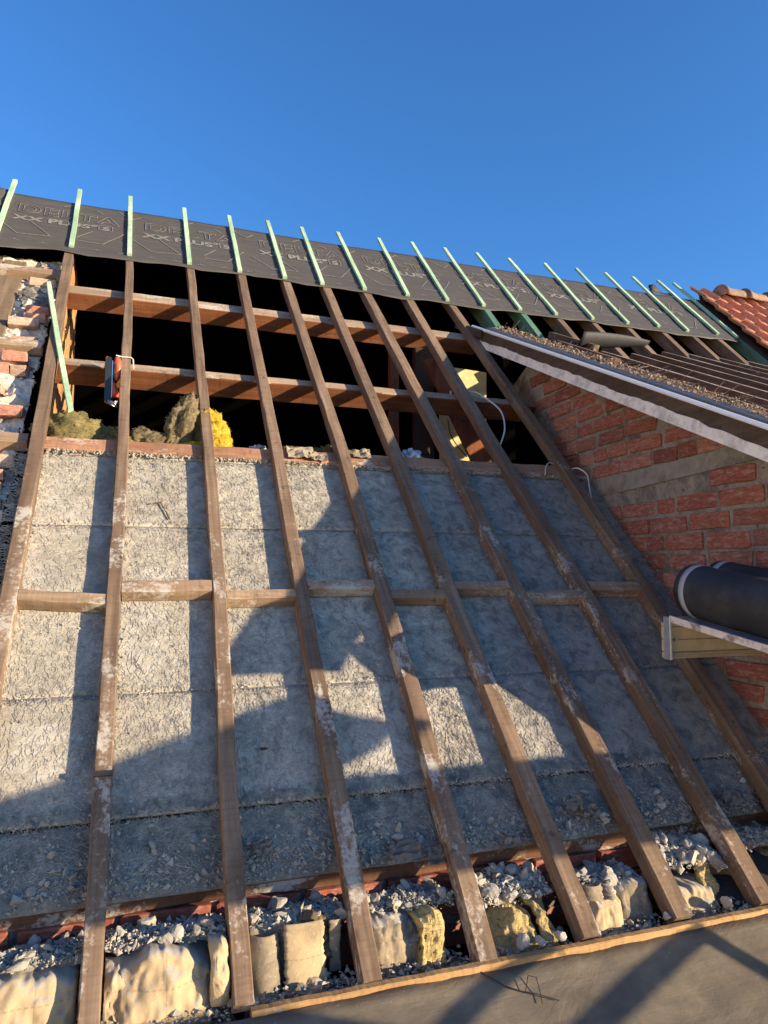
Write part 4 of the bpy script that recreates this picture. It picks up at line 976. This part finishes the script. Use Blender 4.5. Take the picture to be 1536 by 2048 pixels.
# rubble lying on the batts and on the lowest boards
BAYN = ['left corner bay', 'second bay', 'third bay', 'fourth bay', 'fifth bay', 'sixth bay', 'seventh bay', 'right edge bay']
rn = rng(31)
def top_z(k, x, y):
    t = (y - 2.41) / 0.21
    base = [-1.165, -1.160, -1.165, -1.175, -1.210, -1.195, -1.195, -1.150][k]
    back = [-1.185, -1.175, -1.175, -1.180, -1.165, -1.215, -1.130, -1.14][k]
    return base + (back - base) * max(0, min(1, t)) + 0.016 * fb((x, y, 0), 12, 3, k) + 0.012 * math.sin(math.pi * max(0, min(1, t)))
for k in range(8):
    a, b = bx(k, 0.0)
    gr = []
    for i in range(27):
        x = a + (b - a) * i / 26; row = []
        for j in range(15):
            y = 2.465 + 0.02 * fb((x, 1, k), 14, 3) + 0.165 * j / 14
            z_ = top_z(k, x, y) + 0.010 * fb((x, y, 0), 38, 3, k + 4) - (0.022 if j == 0 else 0)
            row.append(W(x, y, z_))
        gr.append(row)
    hp = MB().sheet([r_[::-1] for r_ in gr][::-1], 0.03).build('rubble_heap', M_DUST)
    tag(hp, 'grey plaster dust and rubble heaped in the %s at the eave' % BAYN[k], 'rubble', None, 'stuff')
    pts = []
    for i in range(1500):
        x = rn.uniform(a + .004, b - .004); y = rn.triangular(2.41, 2.63, 2.5); sz = min(0.017, 0.0016 + rn.expovariate(1 / 0.0028)); pts.append((x, y, CZ + top_z(k, x, y) + 0.004 + 0.01 * rn.random(), sz))
    for i in range(160):
        x = rn.uniform(a, b); y = rn.uniform(2.27, 2.36); pts.append((x, y, CZ - 1.40 + 0.05 * rn.random(), rn.uniform(0.004, 0.014)))
    cr = crumbs('rubble_crumbs', pts, M_RUBBLE if k in (4, 5, 6) else M_RUBGREY, hp, 40 + k)
    nl = [14, 13, 12, 9, 26, 17, 26, 7][k]
    for i in range(nl):
        x = rn.uniform(a + 0.02, b - 0.02); y = rn.uniform(2.43, 2.61); sz = rn.uniform(0.013, 0.034) * (1.15 if k in (4, 5, 6) else 1.0)
        white = rn.random() < (0.85 if k in (4, 5, 6) else 0.4); me = rn.choice(LUMPW if white else LUMPG)
        o = place('plaster_lump', me, rmat(W(x, y, top_z(k, x, y) + sz * 0.55), sz, rn))
        tag(o, ('white plaster lump in the rubble of the %s at the eave' if white else 'grey mortar lump in the rubble of the %s at the eave') % BAYN[k], 'plaster lump', 'lumps in the eave rubble, %s, %s' % (BAYN[k], 'white' if white else 'grey'))
for (x, y, z_, sz, lab) in [(1.31, 2.30, -1.275, 0.034, 'long white plaster chunk fallen beside the fifth rafter foot'), (1.375, 2.285, -1.275, 0.022, 'small white plaster chunk between two larger ones at the eave edge'), (1.45, 2.285, -1.275, 0.028, 'broad white plaster chunk lying on the eave edge below the folded batt'), (1.92, 2.29, -1.275, 0.026, 'pale plaster chunk left of the seventh rafter foot on the eave edge'), (2.20, 2.285, -1.27, 0.030, 'pointed white plaster chunk on the eave edge under the last cream batt')]:
    o = place('plaster_lump', rn.choice(LUMPW), rmat(W(x, y, z_), sz, rn)); tag(o, lab, 'plaster lump', 'plaster chunks on the eave edge')
for k in range(8):
    a, b = bx(k, 0.0); gr = []
    for i in range(21):
        x = a + (b - a) * i / 20
        gr.append([W(x, 2.262 + 0.15 * j / 9, -1.335 - 0.02 * j / 9 + 0.035 * fb((x, j * 0.02, k), 11, 4, k) - (0.0 if j else 0.02)) for j in range(10)])
    hp = MB().sheet([r_[::-1] for r_ in gr][::-1], 0.05).build('trough_debris', M_DUST); tag(hp, 'dark dust and crumbs in the gap behind the fibre edge, %s' % BAYN[k], 'debris', None, 'stuff')
    pts = []
    for i in range(330):
        x = rn.uniform(a, b); y = rn.uniform(2.27, 2.40); pts.append((x, y, CZ - 1.325 + 0.03 * rn.random(), min(0.016, 0.002 + rn.expovariate(1 / 0.0035))))
    crumbs('debris_crumbs', pts, M_RUBGREY, hp, 140 + k)
    for i in range([2, 2, 3, 4, 3, 3, 3, 1][k]):
        x = rn.uniform(a + 0.04, b - 0.04); y = rn.uniform(2.29, 2.50); r0_ = rn.uniform(0.022, 0.05); sd = k * 10 + i
        z_ = -1.30 if y < 2.38 else top_z(k, x, y) + 0.012
        M = Matrix.Translation(W(x, y, z_)) @ Matrix.Rotation(rn.uniform(0, 6.28), 4, 'Z') @ Matrix.Rotation(rn.uniform(-1.1, 0.9), 4, 'X')
        gr = [[M @ Vector((r0_ * (p / 7 - .5) * 1.7 * (1 + 0.35 * fb((0, q, sd), 0.8, 3, sd)), r0_ * (q / 7 - .5) * (1 + 0.35 * fb((p, 0, sd), 0.8, 3, sd)), 1.6 * r0_ * crump((p * 0.022, q * 0.022, 0), sd + 0.37) + 0.3 * r0_ * ((p / 7 - .5) ** 2))) for q in range(8)] for p in range(8)]
        o = MB().sheet(gr, 0.002).build('paper_scrap', rn.choice([M_PAPER, M_PAPERD, M_FELT, M_FELT]), None, False)
        tag(o, 'torn curled scrap among the rubble of the %s at the eave' % BAYN[k], 'scrap', 'torn scraps in the eave rubble, %s' % BAYN[k])
# dust and crumbs on the lowest boards, above the plate
pts = []
for k in range(9):
    for i in range(420):
        s = 1.05 + abs(rn.gauss(0, 0.10)); lo, hi = (edges(k, s) if k < 8 else (2.80, 3.0)); u = rn.uniform(lo, hi)
        q = P(u, s, board_h(u, s, 0 if s < 1.31 else 1) + 0.004); pts.append((*q, min(0.017, 0.002 + rn.expovariate(1 / 0.0032))))
    for i in range(130):
        s = rn.uniform(1.3, 3.4); lo, hi = (edges(k, s) if k < 8 else (2.83, 3.0)); side = rn.random() < 0.75
        u = (hi - abs(rn.gauss(0, .008)) if rn.random() < 0.5 else lo + abs(rn.gauss(0, .008))) if side else rn.uniform(lo, hi)
        q = P(u, s, -0.068); pts.append((*q, rn.uniform(0.002, 0.007)))
    for i in range(160):
        lo, hi = (edges(k, 3.44) if k < 8 else (2.83, 3.0)); u = rn.uniform(lo, hi); q = P(u, 3.435 + rn.gauss(0, .008), -0.062 + 0.012 * rn.random()); pts.append((*q, rn.uniform(0.003, 0.011)))
crumbs('board_crumbs', pts, M_RUBGREY, boards, 77)
pts = []
for s_, n_ in ((1.314, 2600), (1.837, 700), (2.854, 500)):
    for i in range(n_):
        u = rn.uniform(-0.5, 2.98)
        if fb((u, s_, 0), 3.0, 3, 6.0) < (-0.15 if s_ < 1.5 else 0.1): continue
        q = P(u, s_ + rn.gauss(0, 0.008), -0.069); pts.append((*q, rn.uniform(0.0012, 0.0042)))
crumbs('joint_dust', pts, M_PLASTER, boards, 78)
for k in range(9):
    for i in range([7, 2, 5, 5, 5, 12, 8, 5, 2][k]):
        s = rn.uniform(1.07, 1.22); lo, hi = (edges(k, s) if k < 8 else (2.83, 2.95)); u = rn.uniform(lo + .02, hi - .02); sz = rn.uniform(0.010, 0.026)
        nm = (BAYN + ['narrow bay by the dormer wall'])[k]
        o = place('plaster_lump', rn.choice(LUMPW + LUMPG), rmat(P(u, s, board_h(u, s, 0) + sz * 0.6), sz, rn))
        tag(o, 'plaster lump on the boards above the wall plate, %s' % nm, 'plaster lump', 'lumps on the boards above the plate, %s' % nm)
# torn felt scraps
for i, (u, s, r_) in enumerate([(0.45, 1.14, 0.05), (1.95 - .14, 1.12, 0.055), (1.10, 1.03, 0.06), (0.98, 1.06, 0.08), (1.42, 1.05, 0.05), (1.75, 1.16, 0.06), (2.55, 1.10, 0.07)]):
    gr = [[P(u + r_ * (a_ / 6 - .5) * 1.4, s + r_ * (b_ / 6 - .5), -0.05 + 0.022 * fb((a_, b_, i), 0.55, 3, i)) for b_ in range(7)] for a_ in range(7)]
    o = MB().sheet(gr, 0.003).build('felt_scrap', M_FELT, None, False)
    nm = ['third bay, beside the second rafter foot', 'sixth bay, left part', 'fourth bay, on the right', 'fourth bay, middle', 'fifth bay, above the white lumps', 'sixth bay, upper', 'bay right of the eighth rafter'][i]
    tag(o, 'torn grey felt scrap by the wall plate, ' + nm, 'felt scrap', 'felt scraps near the wall plate')
# small marks and loose things on the boards
o = place('charred_chip', LUMPG[1].copy(), Matrix.Translation(P(0.50, 1.535, -0.064)) @ Matrix.Rotation(0.4, 4, 'Z') @ Matrix.Diagonal((0.024, 0.010, 0.010, 1))); o.data.materials.clear(); o.data.materials.append(M_BLACK); tag(o, 'small black chip on the grey board right of the third rafter', 'chip')
o = MB().beam([(-0.091 - 0.033 + 0.066 * i / 4, 1.445, 0.012) for i in range(5)], 0.020, 0.014, (0, -1, 0), 0.002, 0.001, 3).build('black_clip', M_BLACK, None, False, 'roof'); tag(o, 'black clip across the second rafter from the left', 'clip')
o = MB().tube([P(0.05, 3.02, -0.066), P(0.11, 3.03, -0.060), P(0.135, 2.97, -0.060), P(0.155, 2.90, -0.064)], 0.004, 6).build('twig', M_PLATE); tag(o, 'brown bent twig on the sunlit board between the second and third rafters', 'twig')

# ------------------------------------------------------------------ wool, foil and scraps behind the trimmer board
def blob(name, c, rad, mat, seed, amp=0.28, parent=None, lean=(0, 0), sub=5, fine=0.05):
    bm = bmesh.new(); bmesh.ops.create_icosphere(bm, subdivisions=sub, radius=1.0)
    for v in bm.verts:
        p = v.co.copy(); d = 1 + amp * fb(p, 1.6, 4, seed) + fine * 1.8 * fb((p.x * 1.0, p.y, p.z * 2.6), 6, 4, seed + 3) - 0.16 * max(0, 0.25 - abs(fb((p.x, p.y, p.z * 0.6), 3.2, 3, seed + 9))) + 0.03 * fb(p, 26, 2, seed) + 0.035 * math.sin(p.z * 26 + 5 * fb(p, 2.2, 3, seed)) + 0.30 * crump((p.x * 0.16, p.y * 0.16, p.z * 0.16), seed)
        p *= d; zz = p.z
        v.co = Vector((p.x * rad[0] + lean[0] * zz * rad[2], p.y * rad[1] + lean[1] * zz * rad[2], zz * rad[2]))
    me = bpy.data.meshes.new(name); bm.to_mesh(me); bm.free(); me.polygons.foreach_set('use_smooth', [True] * len(me.polygons))
    for v in me.vertices: v.co += W(*c)
    return link(name, me, mat, parent)
def fuzz(name, ob, n, seed, mat, ln=0.02):
    r_ = rng(seed); m = MB(); vs = ob.data.vertices
    for i in range(n):
        v = vs[r_.randrange(len(vs))]; p = v.co.copy(); nn = v.normal; d = (nn + Vector((r_.gauss(0, .8), r_.gauss(0, .8), r_.gauss(0, .8)))).normalized() * ln * r_.uniform(0.3, 1.2)
        m.tube([p, p + d * 0.6, p + d + Vector((0, 0, -0.3 * ln))], 0.0009, 3)
    o = m.build(name, mat, ob); o['kind'] = 'stuff'
def wool(label, *a, n=260, **k):
    o = blob('mineral_wool', *a, **k); tag(o, label, 'mineral wool', 'mineral wool behind the trimmer board'); fuzz('loose_fibres', o, n * 4, 5, a[2], 0.013); return o
wool('large dark olive wool batt at the left, under the leaning green batten', (-0.385, 4.52, 0.765), (0.215, 0.14, 0.185), M_WOOL, 2.0, amp=0.20)
wool('low shaded olive wool piece just left of the second rafter', (-0.14, 4.50, 0.735), (0.13, 0.12, 0.125), M_WOOL, 3.0)
wool('low mixed wool piece right of the second rafter', (0.04, 4.50, 0.745), (0.15, 0.12, 0.125), M_WOOLB, 4.0)
wool('upright twisted brown wool clump left of the third rafter', (0.225, 4.47, 0.875), (0.085, 0.085, 0.20), M_WOOLB, 6.0, amp=0.4, lean=(0.22, 0), n=420)
wool('dark olive wool slumped behind the third rafter', (0.34, 4.55, 0.80), (0.12, 0.10, 0.17), M_WOOL, 7.5, amp=0.3)
wool('bright yellow wool piece right of the third rafter', (0.445, 4.52, 0.83), (0.115, 0.09, 0.20), M_WOOLY, 8.0, amp=0.2, lean=(-0.25, 0))
o = blob('mineral_wool', (0.30, 4.40, 0.76), (0.07, 0.03, 0.035), M_WOOLY, 9.0, 0.3, sub=4); tag(o, 'small yellow wool scrap left of the third rafter foot of the clump', 'mineral wool', 'mineral wool behind the trimmer board')
wool('flat brown wool scraps on the trimmer right of the fourth rafter', (0.95, 4.42, 0.735), (0.16, 0.09, 0.06), M_WOOLB, 11.0, amp=0.4)
wool('dim wool heap behind the fifth rafter', (1.20, 4.50, 0.745), (0.17, 0.10, 0.09), M_WOOL, 12.0, amp=0.4)
for i, (c, rad) in enumerate([((0.70, 4.45, 0.78), (0.06, 0.04, 0.035)), ((1.72, 4.42, 0.785), (0.085, 0.055, 0.055))]):
    bm = bmesh.new(); bmesh.ops.create_icosphere(bm, subdivisions=3, radius=1.0); rn2 = rng(90 + i)
    for v in bm.verts: v.co = v.co * rn2.uniform(0.6, 1.15)
    me = bpy.data.meshes.new('crumpled_foil'); bm.to_mesh(me); bm.free()
    for v in me.vertices: v.co = Vector((v.co.x * rad[0], v.co.y * rad[1], v.co.z * rad[2])) + W(*c)
    o = link('crumpled_foil', me, M_FOIL); tag(o, ['small crumpled dark foil left of the fourth rafter', 'crumpled silver foil ball on the trimmer left of the seventh rafter'][i], 'foil')
for i, (u, s, r_) in enumerate([(0.93, 3.50, 0.11), (1.04, 3.47, 0.07), (1.33, 3.53, 0.08)]):
    gr = [[P(u + r_ * (a_ / 7 - .5) * 1.5, s + r_ * (b_ / 7 - .5), -0.02 + 0.022 * fb((a_, b_, i + 5), 0.5, 3, i)) for b_ in range(8)] for a_ in range(8)]
    o = MB().sheet(gr, 0.003).build('paper_scrap', M_PAPERD, None, False); tag(o, ['wrinkled brown paper draped over the trimmer right of the fourth rafter', 'folded grey paper scrap hanging below the brown paper', 'brown paper scrap against the fifth rafter'][i], 'paper')

# ------------------------------------------------------------------ leaning batten and power tool
A = P(-0.655, 5.30, 0.035); B = W(-0.385, 4.42, 0.93)
o = MB().beam([A.lerp(B, i / 12) + Vector((0, 0, -0.02 * math.sin(math.pi * i / 12))) for i in range(13)], 0.032, 0.024, Vector((0.9, 0.35, 0.25)), 0.0015, 0.0006, 3).build('leaning_batten', M_GREEN)
tag(o, 'short green batten leaning across the leftmost rafter into the opening', 'batten')
tl = thing('power_tool', 'orange and black power tool hanging by a wire from the second rafter', 'power tool', W(-0.175, 4.80, 1.08))
c0 = W(-0.175, 4.800, 0)
def T(x, y, z_): return c0 + Vector((x, y, z_))
MB().prism([T(-0.050, -0.02, 1.10), T(-0.048, -0.02, 1.365), T(-0.036, -0.02, 1.385), T(-0.014, -0.02, 1.383), T(-0.006, -0.02, 1.35), T(-0.012, -0.02, 1.10), T(-0.03, -0.02, 1.085)], (0, 0.05, 0)).build('guide_bar', M_BLACKP, tl)
MB().box(c0.x - 0.009, c0.x - 0.004, c0.y - 0.024, c0.y + 0.03, CZ + 1.12, CZ + 1.36).build('bar_edge', M_STEEL, tl)
def loft(secs):
    m = MB(); gr = []
    for z_, x, wx, wy in secs: gr.append([T(x + wx * math.cos(a), wy * math.sin(a), z_) for a in np.linspace(0, 2 * math.pi, 17)])
    return m.sheet(gr, 0.004)
bd = loft([(1.392, 0.022, 0.004, 0.004), (1.388, 0.022, 0.016, 0.02), (1.36, 0.026, 0.022, 0.028), (1.31, 0.030, 0.024, 0.03), (1.265, 0.026, 0.020, 0.028), (1.235, 0.018, 0.010, 0.02), (1.23, 0.018, 0.002, 0.002)]).build('motor_housing', M_ORANGE, tl, True)
loft([(1.345, 0.006, 0.002, 0.002), (1.34, 0.006, 0.010, 0.02), (1.27, 0.006, 0.012, 0.022), (1.225, 0.012, 0.012, 0.02), (1.22, 0.012, 0.002, 0.002)]).build('grip', M_BLACKP, tl, True)
loft([(1.228, 0.0, 0.003, 0.003), (1.222, 0.0, 0.014, 0.02), (1.19, 0.006, 0.020, 0.026), (1.15, 0.014, 0.026, 0.028), (1.13, 0.016, 0.024, 0.026), (1.125, 0.016, 0.003, 0.003)]).build('handle', M_ORANGE, tl, True)
loft([(1.39, -0.04, 0.002, 0.002), (1.388, -0.04, 0.008, 0.012), (1.355, -0.042, 0.008, 0.012), (1.35, -0.042, 0.002, 0.002)]).build('lever', M_ORANGE, tl, True)
cb = MB(); rn = rng(3)
for q in range(5):
    cb.tube([T(0.0 + 0.028 * math.sin(i * 1.3 + q), -0.03 + 0.012 * math.cos(i * 2.1 + q), 1.06 + 0.042 * rn.random()) for i in range(7)], 0.0035, 5)
cb.build('tangled_cord', M_STEEL, tl, True)
o = MB().tube([P(-0.165, 4.40, 0.02), P(-0.125, 4.41, 0.008), P(-0.075, 4.41, 0.010), P(-0.06, 4.405, 0.0), W(-0.055, 4.83, 1.33)], 0.004, 6).build('hanging_wire', M_CABLE); tag(o, 'thin pale wire tied round the second rafter holding the tool', 'wire')

# ------------------------------------------------------------------ cables
def bez(pts, n=10):
    out = []; pts = [Vector(p) for p in pts]; pts = [pts[0] * 2 - pts[1]] + pts + [pts[-1] * 2 - pts[-2]]
    for i in range(1, len(pts) - 2):
        for k in range(n):
            t = k / n; p0, p1, p2, p3 = pts[i - 1:i + 3]
            out.append(0.5 * ((2 * p1) + (-p0 + p2) * t + (2 * p0 - 5 * p1 + 4 * p2 - p3) * t * t + (-p0 + 3 * p1 - 3 * p2 + p3) * t ** 3))
    return out + [pts[-2]]
o = MB().tube(bez([P(2.36, 4.48, -0.06), P(2.44, 4.45, -0.03), P(2.50, 4.36, -0.02), P(2.57, 4.19, -0.02), P(2.53, 3.98, -0.03), P(2.45, 3.82, -0.05), P(2.37, 3.70, -0.08)]), 0.006, 8).build('white_cable', M_CABLE, None, True); tag(o, 'pale cable looping out of the attic beside the dormer cheek', 'cable')
o = MB().tube(bez([P(2.86, 3.50, -0.03), P(2.895, 3.47, 0.0), P(2.93, 3.40, 0.0), P(2.90, 3.28, -0.02), P(2.87, 3.16, -0.05)]), 0.005, 8).build('white_cable', M_CABLE, None, True); tag(o, 'short white cable bending over the last rafter by the brick cheek', 'cable')
o = MB().tube(bez([P(2.62, 3.42, -0.03), P(2.66, 3.50, -0.02), P(2.72, 3.56, -0.03), P(2.80, 3.57, -0.06)]), 0.004, 8).build('white_cable', M_CABLE, None, True); tag(o, 'thin cable end lying on the trimmer left of the last rafter', 'cable')
o = MB().tube(bez([W(2.56, 5.585, 1.80), W(2.58, 5.585, 1.58), W(2.66, 5.58, 1.54), W(2.80, 5.585, 1.52), W(2.90, 5.585, 1.51)]), 0.006, 8).build('black_cable', M_BLACK, None, True); tag(o, 'dark cable stapled across the pale panel', 'cable')
o = MB().tube(bez([W(2.52, 5.58, 1.34), W(2.54, 5.575, 1.22), W(2.60, 5.575, 1.12), W(2.70, 5.58, 1.02)]), 0.005, 8).build('black_cable', M_BLACK, None, True); tag(o, 'thin dark cable hanging below the lower purlin in front of the pale panel', 'cable')
o = MB().tube(bez([W(2.36, 5.25, 1.30), W(2.385, 5.25, 1.42), W(2.40, 5.25, 1.50), W(2.41, 5.25, 1.30)]), 0.004, 8).build('white_cable', M_CABLE, None, True); tag(o, 'thin white cable strands hanging behind the eighth rafter', 'cable')

# ------------------------------------------------------------------ added house out of view, bounces warm sun into the shade
nb = thing('sun_bounce_house', 'added unseen pale house to the left, there to bounce sunlight into the shade', 'house', (-9.5, -5.0, 0))
MB().box(-16, -9.5, -16, 5.0, 0, 9.5).build('wall', M_RENDER, nb)
MB().prism([(-9.2, -16.3, 9.5), (-16.3, -16.3, 9.5), (-12.75, -16.3, 13.0)], (0, 21.6, 0)).build('roof', M_TERRAD, nb)
for k in range(4):
    for z_ in (1.0, 4.0, 6.8):
        f_ = MB().box(-9.52, -9.44, -14 + 4.6 * k, -12.8 + 4.6 * k, z_, z_ + 1.5).build('window', M_WHITEP, nb)
        MB().box(-9.44, -9.43, -13.9 + 4.6 * k, -12.9 + 4.6 * k, z_ + 0.1, z_ + 1.4).build('pane', M_BLACKP, f_)

# ------------------------------------------------------------------ scaffold platform with membrane rolls
XE, YE, KT = 2.345, 2.718, 0.16                    # end of the platform; it dips towards the photographer
def SP(x, d, up=0.0):                              # x across, d metres from the far end towards the photographer
    dd = Vector((0, -1, -KT)).normalized(); uu = Vector((0, -KT, 1)).normalized()
    return W(x, YE, -0.213) + dd * d + uu * up
sp = thing('scaffold_platform', 'aluminium scaffold platform with flaking paint on its edge, at the right', 'scaffold platform', W(XE, YE, -0.39))
DL = 0.57
for i in range(7):
    x0 = XE + 0.014 + 0.088 * i
    MB().prism([SP(x0, 0.0, 0.0), SP(x0 + 0.081, 0.0, 0.0), SP(x0 + 0.081, 0.0, 0.018), SP(x0, 0.0, 0.018)], SP(0, DL) - SP(0, 0)).build('deck_profile', M_ALUC, sp)
MB().prism([SP(XE, -0.006, -0.008), SP(XE + 0.014, -0.006, -0.008), SP(XE + 0.014, -0.006, 0.022), SP(XE, -0.006, 0.022)], SP(0, DL) - SP(0, 0)).build('deck_edge', M_FLAKE, sp)
bmv = MB()
for (za, zb_) in [(-0.390, -0.362), (-0.359, -0.304), (-0.301, -0.244), (-0.241, -0.226)]: bmv.box(XE + 0.004, 2.985, YE + 0.016, YE + 0.065, CZ + za, CZ + zb_, 0.002)
for q in range(3): bmv.box(XE + 0.004, 2.985, YE + 0.008, YE + 0.015, CZ - 0.389 + q * 0.009, CZ - 0.384 + q * 0.009)
bmv.box(XE + 0.02, 2.985, YE + 0.026, YE + 0.068, CZ - 0.389, CZ - 0.227)
o = bmv.build('side_beam', M_ALU, sp)
MB().box(XE - 0.008, XE + 0.003, YE - 0.008, YE + 0.034, CZ - 0.393, CZ - 0.197, 0.001).build('end_cap', M_ALUC, sp)
MB().tube([W(XE + 0.04, YE + 0.018, -0.304), W(XE + 0.04, YE + 0.005, -0.304)], 0.009, 8).build('bolt', M_STEEL, sp)
for i, (x, d0, lab) in enumerate([(XE + 0.150, -0.02, 'black membrane roll with a pale end band lying on the platform edge'), (XE + 0.450, -0.16, 'second black membrane roll mostly hidden behind the front roll')]):
    rl = thing('membrane_roll', lab, 'membrane roll', SP(x, d0, 0.02), 'membrane rolls on the platform')
    rad = 0.113; m = MB(); RL = 0.62
    ring = lambda d, r_: [SP(x, d, 0.022 + rad) + Vector((math.cos(a) * r_, 0, math.sin(a) * r_)) for a in np.linspace(0, 2 * math.pi, 49)]
    m.sheet([ring(d0 + RL * j / 10, rad + 0.0008 * math.sin(j * 2.2)) for j in range(11)], 0.012).build('roll', M_ROLL, rl, True)
    MB().sheet([ring(d0 + 0.034, rad + 0.0138), ring(d0 + 0.066, rad + 0.0138)], 0.002).build('end_band', M_BAND, rl, True)
    sp_ = [SP(x, d0 + 0.005, 0.022 + rad) + Vector((math.cos(a) * (0.04 + 0.0098 * a / 6.28), 0, math.sin(a) * (0.04 + 0.0098 * a / 6.28))) for a in np.linspace(0, 6.28 * 6.5, 140)]
    MB().tube(sp_, 0.0036, 4).build('rolled_layers', M_BLACK, rl)
    MB().sheet([ring(d0 + 0.005, 0.037), ring(d0 + RL - 0.01, 0.037)], 0.003).build('core', M_DEBRIS, rl, True)

# ------------------------------------------------------------------ scaffold beside the dormer, right of the frame
scf = thing('scaffold', 'steel tube scaffold with toe boards in front of the dormer', 'scaffold', W(4.0, 0.3, -CZ))
MB().box(2.25, 6.2, 0.28, 0.32, CZ - 0.555, CZ - 0.200).build('toe_board', M_PLANK, scf)
MB().prism([W(2.62, 0.26, -0.20), W(3.2, 0.26, -0.08), W(4.1, 0.26, 0.14), W(4.29, 0.26, 0.043), W(4.47, 0.26, -0.015), W(4.2, 0.26, -0.116), W(3.89, 0.26, -0.20)], (0, 0.06, 0)).build('shadow_caster', M_CASTER, scf)  # unseen shape added to cast the diagonal shadow edge on the boards
MB().tube([W(3.272, 1.215, -1.062), W(3.13, -1.5, -1.062)], 0.024, 12).build('transom', M_TUBE, scf)
MB().tube([W(3.40, 1.10, -1.036), W(5.2, -0.48, -1.036)], 0.026, 12).build('brace', M_TUBE, scf)
MB().tube([W(2.605, 1.31, -1.033), W(3.03, -1.4, -1.033)], 0.020, 12).build('transom', M_TUBE, scf)
MB().prism([W(2.99, 0.214, -0.80), W(3.75, -0.21, -0.80), W(3.0, -0.9, -0.80), W(2.3, 0.1, -0.80)], (0, 0, -0.03)).build('scaffold_board', M_PLANK, scf)
for x in (6.3, 8.2):
    MB().tube([W(x, -0.28, -CZ), W(x, -0.28, -0.2)], 0.024, 12).build('standard', M_TUBE, scf)
MB().box(2.6, 6.4, -1.0, -0.35, CZ - 1.95, CZ - 1.90).build('deck', M_PLANK, scf)
